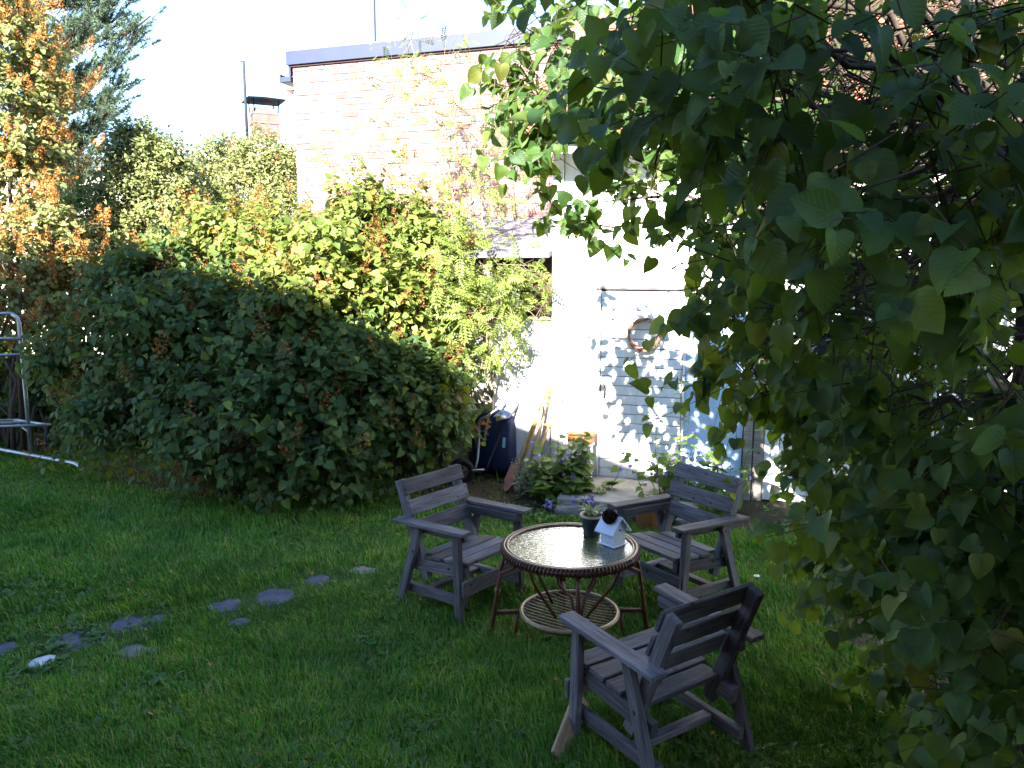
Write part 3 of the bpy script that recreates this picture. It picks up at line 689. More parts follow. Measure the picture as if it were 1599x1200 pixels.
for a in angs:
    d = np.array([math.cos(a), math.sin(a), 0]); s = np.array([-math.sin(a), math.cos(a), 0])
    foot = d * 0.465; topp = d * (TR - 0.01) + Zv * (TZ - 0.03); mid = d * 0.425 + Zv * 0.30
    MB().tube([foot, d * 0.450 + Zv * 0.14, mid, d * 0.402 + Zv * 0.45, topp], [0.014, 0.014, 0.013, 0.012, 0.012], 8).build('leg', M['rattan'], tb, smooth=True)
    for sg in (-1, 1):
        aa = a + sg * 0.30; e2 = np.array([math.cos(aa), math.sin(aa), 0]) * (TR - 0.03) + Zv * (TZ - 0.035)
        MB().tube([d * 0.440 + s * sg * 0.012 + Zv * 0.16, mid + s * sg * 0.014, d * 0.405 + s * sg * 0.035 + Zv * 0.42, e2 * 0.97 + np.array([0, 0, -0.04]) , e2], 0.0085, 6).build('leg_brace', M['rattan'], tb, smooth=True)
    i0 = d * (SR + 0.012) + Zv * ZS; o0 = d * 0.447 + Zv * (ZS - 0.004)
    MB().tube([i0, o0], 0.011, 8).build('stretcher', M['rattan'], tb, smooth=True)
    hx = []; L = np.linalg.norm(o0 - i0)
    for i in range(14 * 6):
        b = 2 * math.pi * i / 6; hx.append(i0 + (o0 - i0) * i / (14 * 6) + 0.012 * (math.cos(b) * s + math.sin(b) * Zv))
    MB().tube(hx, 0.004, 4).build('stretcher_wrapping', M['rattan'], tb, smooth=True)
    MB().tube([d * (SR + 0.02) + Zv * ZS, d * (SR + 0.035)], 0.011, 8).build('inner_foot', M['rattan'], tb, smooth=True)
    MB().tube([mid + s * 0.018, mid - s * 0.018], 0.018, 8).build('binding', M['rattan_pale'], tb, smooth=True)
for a in (R(227), R(317), R(47), R(137)):
    d = np.array([math.cos(a), math.sin(a), 0])
    MB().tube([d * (TR - 0.02) + Zv * (TZ - 0.035), d * 0.30 + Zv * 0.40, d * (SR * 0.45) + Zv * (ZS + 0.005)], 0.0095, 7).build('strut', M['rattan'], tb, smooth=True)

# pot with succulent on the table
pp = gp(924, 836, TZ + 0.004)
pe = empty('plant_pot', (pp[0], pp[1], TZ + 0.005), 'dark green glazed pot with pale rim on the glass table', 'pot')
MB().lathe([(0.001, 0), (0.050, 0), (0.053, 0.012), (0.050, 0.020), (0.062, 0.085), (0.068, 0.118), (0.072, 0.122), (0.070, 0.128), (0.062, 0.124), (0.058, 0.105), (0.001, 0.105)], 32).build('pot_body', M['pot_green'], pe, smooth=True)
MB().lathe([(0.0735, 0.119), (0.075, 0.125), (0.0725, 0.132), (0.066, 0.132), (0.0605, 0.124)], 32).build('rim', M['pot_rim'], pe, smooth=True)
MB().lathe([(0.060, 0.108), (0.03, 0.116), (0.001, 0.118)], 24).build('soil', M['soil'], pe, smooth=True)
sp = empty('succulent', (pp[0], pp[1], TZ + 0.115), 'small variegated succulent growing in the dark green table pot', 'plant')
for k in range(46):
    a = rng.uniform(0, 6.28); l = rng.uniform(0.06, 0.135); out = rng.uniform(0.15, 0.95); w = 0.0065
    d = np.array([math.cos(a), math.sin(a), 0]); s = np.array([-math.sin(a), math.cos(a), 0])
    b0 = d * rng.uniform(0, 0.025)
    pts = [b0, b0 + d * l * out * 0.45 + Zv * l * 0.5, b0 + d * l * out + Zv * l * (1 - 0.55 * out)]
    V = []
    for i, (p, ww) in enumerate(zip(pts, (w, w * 1.3, 0.0008))): V += [p - s * ww, p + np.array([0, 0, -0.003]), p + s * ww]
    MB().add(V, [(0, 1, 4, 3), (1, 2, 5, 4), (3, 4, 7, 6), (4, 5, 8, 7)]).build('leaf', M['succulent'], sp, smooth=True)

# birdhouse with pine cone
bp = gp(958, 857, TZ + 0.004)
ga = np.array([0.66, -0.75]); sa = np.array([-0.75, -0.66])        # gable normal, side normal
bw, bd, bhh, brh = 0.105, 0.105, 0.105, 0.062
bc = np.array([bp[0], bp[1]]) - ga * bd / 2 - sa * bw / 2
be = empty('birdhouse', (bc[0], bc[1], TZ + 0.005), 'small pale blue birdhouse on the glass table beside the pot', 'birdhouse', rz=math.atan2(ga[1], ga[0]))
# local x = gable normal, y = left of it
def prism(mb, x0, x1, b, t, z0, z1, zr):
    V = [(x, y, z) for x in (x0, x1) for (y, z) in ((-b, z0), (b, z0), (t, z1), (0, zr), (-t, z1))]
    mb.add(V, [(4, 3, 2, 1, 0), (5, 6, 7, 8, 9), (0, 1, 6, 5), (1, 2, 7, 6), (2, 3, 8, 7), (3, 4, 9, 8), (4, 0, 5, 9)]); return mb
prism(MB(), -bd / 2, bd / 2, bw / 2 * 0.90, bw / 2, 0.008, bhh, bhh + brh - 0.004).build('box', M['birdhouse'], be)
MB().box((0, 0, 0.004), (bd + 0.016, bw * 0.9 + 0.016, 0.008)).build('floor_board', M['birdhouse'], be, bevel=0.0015)
for sgn in (-1, 1):
    # roof board with a half-round notch at the ridge
    y1 = bw / 2 + 0.026; L = math.hypot(y1, brh * y1 / (bw / 2)); xh = bd / 2 + 0.018; rn = 0.040
    out = [(-xh, 0), (-rn, 0)] + [(-rn * math.cos(t), 1.25 * rn * math.sin(t)) for t in np.linspace(0.2, math.pi - 0.2, 9)] + [(rn, 0), (xh, 0), (xh, L), (-xh, L)]
    n = len(out); sl_ = brh / (bw / 2); ca = 1 / math.sqrt(1 + sl_ * sl_); sa_ = sl_ * ca
    V = [(x, sgn * (q * ca), bhh + brh - q * sa_ + 0.002) for x, q in out] + [(x, sgn * (q * ca + 0.006 * sa_), bhh + brh - q * sa_ + 0.010) for x, q in out]
    cx = n
    F = [tuple(range(n))[::-1], tuple(range(n, 2 * n))] + [(i, (i + 1) % n, n + (i + 1) % n, n + i) for i in range(n)]
    me = bpy.data.meshes.new('roof_board'); me.from_pydata(V, [], F); bm = bmesh.new(); bm.from_mesh(me); bmesh.ops.recalc_face_normals(bm, faces=bm.faces); bmesh.ops.triangulate(bm, faces=bm.faces); bm.to_mesh(me); bm.free()
    objm('roof_board', me, M['birdhouse'], be)
MB().tube([(bd / 2 - 0.004, 0.0, bhh * 0.93), (bd / 2 + 0.0015, 0.0, bhh * 0.93)], 0.007, 12).build('entrance_hole', M['black'], be)
cn = empty('pine_cone', (bc[0], bc[1], TZ + 0.10), 'dark pine cone sitting in the notched roof of the birdhouse', 'pine cone', rz=math.atan2(ga[1], ga[0]))
Tc = Matrix.Translation((-0.006, -0.014, 0.066)) @ Matrix.Rotation(R(20), 4, 'Z') @ Matrix.Rotation(R(62), 4, 'X') @ Matrix.Scale(1.3, 4)
cm = MB(); cm.lathe([(0.001, -0.055), (0.016, -0.045), (0.024, -0.01), (0.018, 0.03), (0.001, 0.055)], 12); cm.v = [tuple(Tc @ Vector(v)) for v in cm.v]; cm.build('core', M['cone'], cn, smooth=True)
scm = MB().add([(-0.007, 0, 0), (0.007, 0, 0), (0.010, 0.014, 0.004), (0.0, 0.021, 0.008), (-0.010, 0.014, 0.004), (0, 0.015, 0.010)], [(0, 1, 2, 5), (0, 5, 4), (5, 2, 3), (5, 3, 4), (0, 4, 3, 2, 1)]).mesh('scale')
scm.materials.append(M['cone'])
for i in range(84):
    t = i / 84; a = i * 2.39996; z = -0.05 + 0.105 * t; r = 0.026 * math.sin(math.pi * (0.12 + 0.82 * t)) ** 0.7
    T = Tc @ Matrix.Rotation(a, 4, 'Z') @ Matrix.Translation((0, r * 0.75, z)) @ Matrix.Rotation(R(20 + 40 * t), 4, 'X') @ Matrix.Scale(0.8 + 0.5 * math.sin(math.pi * t), 4)
    objm('scale', scm, None, cn, T)

# ------------------------------------------------------------------ stepping stones
path = empty('stepping_stone_path', gp(300, 965), kind='structure')
stones = [(66, 1034, 30, 18, 'pale_stone'), (123, 1000, 68, 26, 'slate'), (208, 975, 62, 22, 'slate'), (246, 968, 30, 13, 'slate'), (350, 947, 50, 16, 'slate'), (432, 932, 66, 20, 'slate'),
          (214, 1017, 46, 16, 'stone'), (374, 972, 30, 12, 'slate'), (498, 905, 40, 13, 'slate'), (566, 892, 40, 11, 'stone'), (8, 1014, 40, 18, 'slate')]
STONES = []
for i, (x, y, w, h, m) in enumerate(stones):
    c = gp(x, y); a = gp(x - w / 2, y); b = gp(x + w / 2, y); rx = (b[0] - a[0]) / 2 * 1.08; ry = (gp(x, y - h / 2)[1] - gp(x, y + h / 2)[1]) / 2 * 1.2
    STONES.append((c[0], c[1], rx * 1.1, ry * 1.1))
    n = 12; V = [(0, 0, 0.007)]; r = np.random.default_rng(i); ra = 1 + r.normal(0, 0.17, n)
    for k in range(n): t = 2 * math.pi * k / n; V.append((rx * ra[k] * math.cos(t) * 0.93, ry * ra[k] * math.sin(t) * 0.93, 0.006 + r.normal(0, 0.0012)))
    for k in range(n): t = 2 * math.pi * k / n; V.append((rx * ra[k] * math.cos(t), ry * ra[k] * math.sin(t), 0.001))
    for k in range(n): t = 2 * math.pi * k / n; V.append((rx * ra[k] * math.cos(t), ry * ra[k] * math.sin(t), -0.03))
    F = [(0, 1 + k, 1 + (k + 1) % n) for k in range(n)]
    for j in (0, 1): F += [(1 + j * n + k, 1 + (j + 1) * n + k, 1 + (j + 1) * n + (k + 1) % n, 1 + j * n + (k + 1) % n) for k in range(n)]
    MB().add(V, F).build('paving_stone', M[m], path, smooth=True, M=Matrix.Translation(Vector((c[0], c[1], 0)) - path.location))

# ------------------------------------------------------------------ steel rack on the left
rp = gp(50, 725)
rk = empty('drying_rack', (rp[0], rp[1], 0), 'galvanised steel pipe rack standing on the lawn at the left edge', 'rack')
rd = np.array([1.16, -0.62, 0]); rd /= np.linalg.norm(rd); rb = np.array([rd[1], -rd[0], 0]) * -1       # rd along the foot, rb along the bars
rb = np.array([-0.75, -0.12, 0]); rb /= np.linalg.norm(rb)
htp = at(40, 490, rp[1])[2]
def rpipe(name, pts, r=0.021): return MB().tube(pts, r, 10).build(name, M['galv'], rk, smooth=True)
for side_ in (0, 1):
    o_ = rb * 1.9 * side_
    rpipe('post', [o_ + Zv * 0.05, o_ + Zv * 0.8, o_ + Zv * (htp - 0.10), o_ + Zv * (htp - 0.04) + rb * (0.015 if not side_ else -0.015), o_ + Zv * htp + rb * (0.07 if not side_ else -0.07)])
    rpipe('foot', [o_ - rd * 0.95 + Zv * 0.0, o_ - rd * 0.92 + Zv * 0.06, o_ - rd * 0.84 + Zv * 0.10, o_ + Zv * 0.10, o_ + rd * 0.78 + Zv * 0.10, o_ + rd * 0.86 + Zv * 0.07, o_ + rd * 0.90 + Zv * 0.0])
rpipe('top_bar', [Zv * htp + rb * 0.06, Zv * htp + rb * 1.84])
rpipe('cross_bar', [Zv * (htp - 0.27) + rb * 0.0 + rd * 0.02, Zv * (htp - 0.24) + rb * 1.9], 0.019)
rpipe('cross_bar', [Zv * (htp - 0.44) + rd * 0.05, Zv * (htp - 0.45) + rb * 1.9 + rd * 0.05], 0.017)
zl = at(40, 660, rp[1])[2]
for q in (-0.28, -0.02, 0.30): rpipe('lower_bar', [Zv * zl + rd * q + rb * -0.05, Zv * zl + rd * q + rb * 1.95], 0.015)
for q in (0.0, 1.9): rpipe('lower_frame', [Zv * zl + rd * -0.30 + rb * (q - 0.03), Zv * zl + rd * 0.32 + rb * (q - 0.03)], 0.015)
rpipe('brace', [Zv * zl + rd * -0.26, Zv * 0.35 + rd * 0.0], 0.010)

# ------------------------------------------------------------------ wheelbarrow on its nose against the panels
wb0 = gp(763, 750)
wb = empty('wheelbarrow', (wb0[0], wb0[1], 0), 'dark blue wheelbarrow tipped up on its nose against the grey panels', 'wheelbarrow', rz=-TH + R(-4))
tilt = Matrix.Rotation(R(-10), 4, 'X')       # leans back (towards +y)
def shell(levels):
    n = 28; V = []; F = []
    for (hx, hz0, hz1, y, rr) in levels:
        for k in range(n):
            t = 2 * math.pi * k / n; cx, cz = math.cos(t), math.sin(t)
            e = 4.5; x = hx * np.sign(cx) * abs(cx) ** (2 / e); zc = (hz0 + hz1) / 2; hz = (hz1 - hz0) / 2
            zz = zc + hz * np.sign(cz) * abs(cz) ** (2 / e); V.append((x * (1 - 0.12 * (zz - hz0) / (hz1 - hz0) if False else 1), y, zz))
    m = len(levels)
    for i in range(m - 1):
        for k in range(n): F.append((i * n + k, i * n + (k + 1) % n, (i + 1) * n + (k + 1) % n, (i + 1) * n + k))
    F.append(tuple(range(n))); F.append(tuple((m - 1) * n + k for k in range(n))[::-1])
    return V, F
V, F = shell([(0.19, 0.16, 0.66, -0.05, 0), (0.225, 0.09, 0.72, -0.03, 0), (0.255, 0.03, 0.77, 0.14, 0), (0.275, 0.0, 0.79, 0.15, 0), (0.275, 0.0, 0.79, 0.165, 0), (0.245, 0.04, 0.76, 0.15, 0), (0.2, 0.14, 0.68, -0.02, 0)])
V = [tuple(tilt @ Vector(v)) for v in V]
MB().add(V, F).build('tray', M['barrow_blue'], wb, smooth=True)
for sx in (-1, 1):
    pts = [(-0.02 + 0.05 * sx, -0.20, 0.10), (-0.02 + 0.06 * sx, -0.13, 0.22), (-0.0 + 0.10 * sx, -0.085, 0.45), (-0.0 + 0.11 * sx, -0.10, 0.58), (0.03 + 0.11 * sx, -0.12, 0.62), (0.10 + 0.11 * sx, -0.10, 0.66), (0.19 + 0.07 * sx, -0.03, 0.78), (0.25 + 0.05 * sx, 0.03, 1.02), (0.29 + 0.04 * sx, 0.06, 1.24)]
    if sx > 0: pts = [(p[0], p[1] + 0.04, p[2]) for p in pts]
    MB().tube([tuple(tilt @ Vector(p)) for p in pts], 0.014, 8).build('frame_pipe', M['galv'] if sx < 0 else M['dark_metal'], wb, smooth=True)  # right pipe is darker: shade on it is put into the colour
    g0 = tilt @ Vector(pts[-1]); dgr = (g0 - tilt @ Vector(pts[-2])).normalized()
    MB().tube([g0 - dgr * 0.02, g0 + dgr * 0.10], [0.017, 0.019], 10).build('grip', M['red_grip'], wb, smooth=True)
wl = empty('wheel', (0, 0, 0)); wl.parent = wb; wl.location = (-0.19, -0.24, 0.13); wl.rotation_euler = (R(90), 0, R(24))
MB().tube([(0.10 * math.cos(2 * math.pi * i / 28), 0.10 * math.sin(2 * math.pi * i / 28), 0) for i in range(28)], 0.036, 10, closed=True).build('tyre', M['black'], wl, smooth=True)
MB().lathe([(0.001, -0.030), (0.024, -0.030), (0.026, -0.012), (0.056, -0.008), (0.070, -0.026), (0.074, -0.012), (0.074, 0.02), (0.001, 0.02)], 24).build('rim', M['rust_hub'], wl, smooth=True)
hl = MB()
for k in range(5):
    a = 2 * math.pi * k / 5; hl.tube([(0.045 * math.cos(a), 0.045 * math.sin(a), 0.03), (0.045 * math.cos(a), 0.045 * math.sin(a), 0.0)], 0.001, 6)
for k in range(5):
    a = 2 * math.pi * k / 5; MB().tube([(0.043 * math.cos(a), 0.043 * math.sin(a), 0.016), (0.043 * math.cos(a), 0.043 * math.sin(a), 0.0235)], 0.011, 10).build('rim_hole', M['black'], wl)
MB().tube([(-0.19, -0.24, 0.13), (0.04, -0.19, 0.16)], 0.012, 8).build('axle', M['galv'], wb, smooth=True)
# sticker lies on the tray's right part
sv = [(0.165, -0.062, 0.36), (0.20, -0.062, 0.36), (0.20, -0.062, 0.47), (0.165, -0.062, 0.47)]
MB().box((0, 0, 0), (0.030, 0.004, 0.10), tilt @ Matrix.Translation((0.165, -0.055, 0.40))).build('sticker', M['sticker'], wb)

# ------------------------------------------------------------------ tools leaning on the panels
def tool(name, label, px_top, px_bot, ntop, nbot, head, r=0.014):
    ut, zt = wuz(*px_top, ntop); tp = wp(ut, zt, ntop)
    ub, zb_ = wuz(*px_bot, nbot); bp_ = wp(ub, zb_, nbot)
    d = (tp - bp_) / np.linalg.norm(tp - bp_)
    b0 = bp_ + d * (0.22 - bp_[2]) / d[2]
    e = empty(name, b0 - d * (b0[2] / d[2]), label, 'garden tool', 'garden tools leaning by the shed corner')
    l = np.array(e.location); foot = b0 - l; top_ = tp - l
    MB().tube([foot, (foot + top_) / 2 + np.array([0.006, 0, 0.0]), top_], [r, r * 1.05, r * 0.95], 8).build('handle', M['handle_wood'], e, smooth=True)
    S = U
    if head in ('spade', 'shovel'):
        w = 0.05; q = foot; V = []
        nn = np.cross(S, d); nn /= np.linalg.norm(nn)
        for (s_, t_) in ((-1, 0.06), (1, 0.06), (1.05, -0.10), (0.5, -0.20), (0, -0.225), (-0.5, -0.20), (-1.05, -0.10)):
            V.append(q + S * w * s_ + d * t_ + nn * 0.012 * abs(s_))
        V2 = [v + nn * 0.004 for v in V]; n = len(V)
        MB().add(V + V2, [tuple(range(n))[::-1], tuple(range(n, 2 * n))] + [(i, (i + 1) % n, n + (i + 1) % n, n + i) for i in range(n)]).build('blade', M['rust_hub'] if head == 'shovel' else M['dark_metal'], e)
        MB().tube([foot - d * 0.06, foot + d * 0.12], [0.010, r + 0.004], 8).build('socket', M['dark_metal'], e, smooth=True)
        if head == 'spade': MB().tube([top_ - S * 0.05, top_ + S * 0.05], 0.013, 8).build('grip', M['orange_clay'], e, smooth=True)
    else:
        hb_ = MB().tube([foot - S * 0.17 - d * 0.15, foot + S * 0.17 - d * 0.15], 0.011, 8); hb_.tube([foot - d * 0.16, foot + d * 0.1], r + 0.004, 8); hb_.build('head_bar', M['dark_metal'], e, smooth=True)
        nn = np.cross(S, d)
        for k in range(9):
            b = foot - S * 0.16 + S * 0.04 * k - d * 0.15; MB().tube([b, b + nn * 0.045 - d * 0.02], [0.004, 0.002], 5).build('tine', M['dark_metal'], e)
tool('rake', 'wooden garden rake handle, longest of the tools leaning by the shed corner', (857, 600), (818, 714), 0.03, 0.32, 'rake', 0.017)
tool('shovel', 'red shovel with slim wooden handle leaning left of the rake', (846, 628), (812, 712), 0.04, 0.36, 'shovel', 0.012)
tool('spade', 'spade with orange grip leaning against the white corner board', (858, 664), (838, 712), 0.03, 0.28, 'spade', 0.015)
tool('hoe', 'short pale wooden tool handle between the rake and the spade', (850, 640), (829, 714), 0.03, 0.30, 'rake', 0.013)

# terracotta pots
def clay_pot(name, label, p, r, h, mat, rim=True):
    e = empty(name, p, label, 'pot')
    MB().lathe([(0.001, 0), (r * 0.68, 0), (r * 0.9, h * 0.80), (r * 0.98, h * 0.80), (r, h * 0.97), (r * 0.97, h), (r * 0.86, h), (r * 0.82, h * 0.8), (r * 0.78, h * 0.72), (0.001, h * 0.72)], 32).build('pot_body', mat, e, smooth=True)
    MB().lathe([(r * 0.80, h * 0.725), (r * 0.4, h * 0.76), (0.001, h * 0.77)], 20).build('soil', M['soil'], e, smooth=True)
    return e
pt = gp(1013, 786, 0.21)
clay_pot('terracotta_pot', 'large empty terracotta pot on the ground behind the right chair', (pt[0], pt[1], 0), 0.135, 0.215, M['terracotta'])
uo, zo = wuz(907, 688, 0.14)
po = wp(uo, 0, 0.14)
oe = empty('wall_planter', po, 'bright orange clay trough on a white post stand beside the door', 'planter', rz=-TH)
MB().box((0, 0, 0), (0.24, 0.15, 0.09)).build('trough', M['orange_clay'], oe, bevel=0.025, M=Matrix.Translation((0, 0, zo + 0.02)), smooth=True, seg=3)
MB().box((0, 0, 0), (0.27, 0.18, 0.022)).build('trough_lip', M['orange_clay'], oe, bevel=0.008, M=Matrix.Translation((0, 0, zo + 0.075)))
for sx in (-1, 1): MB().box((sx * 0.09, 0.0, (zo - 0.03) / 2), (0.035, 0.10, zo - 0.03)).build('stand_leg', M['white_paint'], oe)
MB().box((0, 0, zo - 0.035), (0.24, 0.14, 0.02)).build('stand_top', M['white_paint'], oe)
pq = gp(912, 768); clay_pot('terracotta_pot', 'small brown clay pot half hidden in the bellflowers by the door', (pq[0] + 0.03, pq[1] + 0.12, 0.0), 0.075, 0.24, M['terracotta'])
ps = gp(815, 768)
o = rough_block('boulder', (0.30, 0.20, 0.16), 21, M['stone'], None, Matrix.Translation((ps[0], ps[1], 0.06)) @ Matrix.Rotation(0.4, 4, 'Z'), 0.02, 2, 0.05); tag(o, 'grey boulder lying in front of the tools at the bed edge', 'boulder')

# trellis seen through the lilac at the right
u0, z0 = wuz(1400, 600, 0.12); u1, z1 = wuz(1620, 450, 0.12)
tr = empty('trellis', wp(u0, 0, 0.12), 'thin wire trellis on the white wall seen through the right-hand lilac', 'trellis', rz=-TH)
for k in range(9): MB().tube([(0.16 * k, 0, 0.1), (0.16 * k, 0, 2.1)], 0.006, 6).build('upright_wire', M['dark_metal'], tr)
for k in range(12): MB().tube([(-0.03, -0.012, 0.25 + 0.16 * k), (1.31, -0.012, 0.25 + 0.16 * k)], 0.005, 6).build('cross_wire', M['dark_metal'], tr)

# ------------------------------------------------------------------ foliage tools
def heart_leaf(hi=True, seed=0, wide=1.0):
    r = np.random.default_rng(seed)
    if hi:
        edge = [(0.0, 0.0), (0.20, -0.085), (0.37, -0.02), (0.465, 0.14), (0.465, 0.32), (0.395, 0.53), (0.265, 0.73), (0.105, 0.89), (0.0, 1.0)]
        mid = [0.0, 0.06, 0.12, 0.20, 0.34, 0.53, 0.73, 0.89, 1.0]
    else:
        edge = [(0.0, 0.0), (0.33, -0.05), (0.45, 0.27), (0.27, 0.70), (0.0, 1.0)]; mid = [0.0, 0.1, 0.3, 0.68, 1.0]
    n = len(edge); fold = r.uniform(0.12, 0.55); curl = r.uniform(0.05, 0.55); tw_ = r.uniform(-0.4, 0.4); ww = r.uniform(0.015, 0.05)
    V = []; UVs = []
    def z(x, y): return fold * abs(x) - curl * y * y + tw_ * x * y + ww * math.sin(9 * y + 6 * abs(x) + fold * 20)
    for s in (-1, 1):
        for i in range(n):
            x = s * edge[i][0] * wide; V.append((x, edge[i][1], z(x, edge[i][1]))); UVs.append((x, edge[i][1]))
    for i in range(1, n - 1): V.append((0, mid[i], z(0, mid[i]))); UVs.append((0, mid[i]))
    F = []
    def mi(i): return 0 if i == 0 else (n - 1 if i == n - 1 else 2 * n + i - 1)
    for s in (0, 1):
        b = s * n
        for i in range(n - 1):
            e0, e1 = b + i, b + i + 1
            if i == 0: f = [(mi(0), e1, mi(1))]
            elif i == n - 2: f = [(e0, mi(n - 1), mi(i))]
            else: f = [(e0, e1, mi(i + 1)), (e0, mi(i + 1), mi(i))]
            for t in f: F.append(t if s else t[::-1])
    if hi:
        b = len(V); V += [(-0.012, 0.01, 0), (0.012, 0.01, 0), (0.006, -0.30, 0.06), (-0.006, -0.30, 0.06)]; UVs += [(0, 0)] * 4; F += [(b, b + 1, b + 2), (b, b + 2, b + 3)]
    return np.array(V), np.array(F), np.array(UVs)
def oval_leaf(seed=0, w=0.3):
    r = np.random.default_rng(seed); c = r.uniform(0.0, 0.3); f = r.uniform(0.1, 0.4)
    V = np.array([(0, 0, 0), (-w, 0.4, f * w), (w, 0.4, f * w), (0, 0.45, -0.02), (0, 1, -c)]); F = np.array([(0, 3, 1), (0, 2, 3), (1, 3, 4), (3, 2, 4)]); return V, F, V[:, :2].copy()
def pinnate_leaf(seed=0, pairs=6):
    r = np.random.default_rng(seed); V = []; F = []
    curl = r.uniform(0.1, 0.45)
    def ctr(t): return np.array([0, t, -curl * t * t])
    def leaflet(b, d, l, w, up):
        n = len(V); d = d / np.linalg.norm(d); s = np.cross(d, up); s /= np.linalg.norm(s)
        V.extend([b, b + d * l * 0.5 + s * w, b + d * l + np.array([0, 0, -0.03]), b + d * l * 0.5 - s * w, b + d * l * 0.5 + np.array([0, 0, -0.015])])
        F.extend([(n, n + 1, n + 4), (n + 1, n + 2, n + 4), (n + 2, n + 3, n + 4), (n + 3, n, n + 4)])
    for k in range(pairs):
        t = 0.22 + 0.70 * k / (pairs - 1)
        for s in (-1, 1): leaflet(ctr(t), np.array([s * 0.92, 0.45, r.uniform(-0.25, 0.05)]), 0.30 - 0.08 * abs(k / (pairs - 1) - 0.4), 0.055, np.array([0, 0, 1.0]))
    leaflet(ctr(0.94), np.array([0, 1, -0.3]), 0.28, 0.055, np.array([0, 0, 1.0]))
    n = len(V); V.extend([ctr(0) + [0.008, 0, 0], ctr(0) - [0.008, 0, 0], ctr(0.5) + [0.006, 0, 0], ctr(0.5) - [0.006, 0, 0], ctr(0.95)]); F.extend([(n, n + 2, n + 1), (n + 1, n + 2, n + 3), (n + 2, n + 4, n + 3)])
    V = np.array(V); return V, np.array(F), V[:, :2].copy()
HEART_HI = [heart_leaf(True, s) for s in range(10)]
HEART_LO = [heart_leaf(False, s + 20) for s in range(6)]
OVAL = [oval_leaf(s) for s in range(4)]
PINN = [pinnate_leaf(s) for s in range(5)]

def basis(D, Nn):
    """columns x, y(dir), z(normal) for arrays of directions and rough normals"""
    y = D / (np.linalg.norm(D, axis=1, keepdims=True) + 1e-9)
    z = Nn - y * np.sum(Nn * y, axis=1, keepdims=True); z /= np.linalg.norm(z, axis=1, keepdims=True) + 1e-9
    x = np.cross(y, z); return np.stack([x, y, z], axis=2)       # (n,3,3), columns
def put_leaves(parent, P, D, Nn, S, tmpls, mat, nparts=300, name='leaf', mass='foliage', rank=None):
    """the nparts leaves that show largest become parts of their own, the rest one mass"""
    P, D, Nn, S = map(np.asarray, (P, D, Nn, S)); B = basis(D, Nn); org = np.array(parent.matrix_basis.translation)
    if rank is None: rank = S / np.maximum(np.linalg.norm(P - np.array([0, 0, CAM_H]), axis=1), 0.3)
    ch = rng.integers(0, len(tmpls), len(P)); order = np.argsort(-rank); part = set(order[:nparts].tolist())
    if nparts:
        mes = []
        for (V, F, UV) in tmpls:
            me = np_mesh(name, V, F, True, UV); me.materials.append(mat); mes.append(me)
        for i in order[:nparts]:
            m = Matrix([[*(B[i][r] * S[i]), P[i][r] - org[r]] for r in range(3)] + [[0, 0, 0, 1]])
            o = bpy.data.objects.new(name, mes[ch[i]]); o.matrix_local = m; col.objects.link(o); o.parent = parent
    keep = np.ones(len(P), bool); keep[order[:nparts]] = False
    Vs, Fs, Us = [], [], []; nb = 0
    for t, (V, F, UV) in enumerate(tmpls):
        idx = np.where(keep & (ch == t))[0]
        if not len(idx): continue
        W = np.einsum('nij,vj->nvi', B[idx], V) * S[idx][:, None, None] + (P[idx] - org)[:, None, :]
        nv = len(V); Vs.append(W.reshape(-1, 3)); Fs.append((F[None] + (np.arange(len(idx)) * nv)[:, None, None]).reshape(-1, 3) + nb); Us.append(np.tile(UV, (len(idx), 1))); nb += nv * len(idx)
    if Vs:
        me = np_mesh(mass, np.concatenate(Vs), np.concatenate(Fs), True, np.concatenate(Us)); return tag(objm(mass, me, mat, parent), kind='stuff')
def put_twigs(parent, segs, mat, name='twigs'):
    """segs: list of (p0, p1, p2, r0) polylines -> 3-sided tubes in one part"""
    org = np.array(parent.matrix_basis.translation)
    A = np.array([[s[0], s[1], s[2]] for s in segs]) - org; r = np.array([s[3] for s in segs])
    T = A[:, 2] - A[:, 0]; T /= np.linalg.norm(T, axis=1, keepdims=True) + 1e-9
    ref = np.where(np.abs(T[:, 2:3]) < 0.9, np.array([[0, 0, 1.0]]), np.array([[1.0, 0, 0]])); u = np.cross(T, ref); u /= np.linalg.norm(u, axis=1, keepdims=True); w = np.cross(T, u)
    V = np.zeros((len(A), 9, 3))
    for j in range(3):
        for k in range(3):
            a = 2 * math.pi * k / 3; V[:, j * 3 + k] = A[:, j] + (r * (1.0, 0.75, 0.4)[j])[:, None] * (math.cos(a) * u + math.sin(a) * w)
    F = []
    for j in range(2):
        for k in range(3): q = (k + 1) % 3; F.append((j * 3 + k, j * 3 + q, j * 3 + 3 + q, j * 3 + 3 + k))
    F = np.array(F); FF = (F[None] + (np.arange(len(A)) * 9)[:, None, None]).reshape(-1, 4)
    return tag(objm(name, np_mesh(name, V.reshape(-1, 3), FF, True), mat, parent), kind='stuff')
def rnd_dir(n):
    v = rng.normal(0, 1, (n, 3)); return v / np.linalg.norm(v, axis=1, keepdims=True)
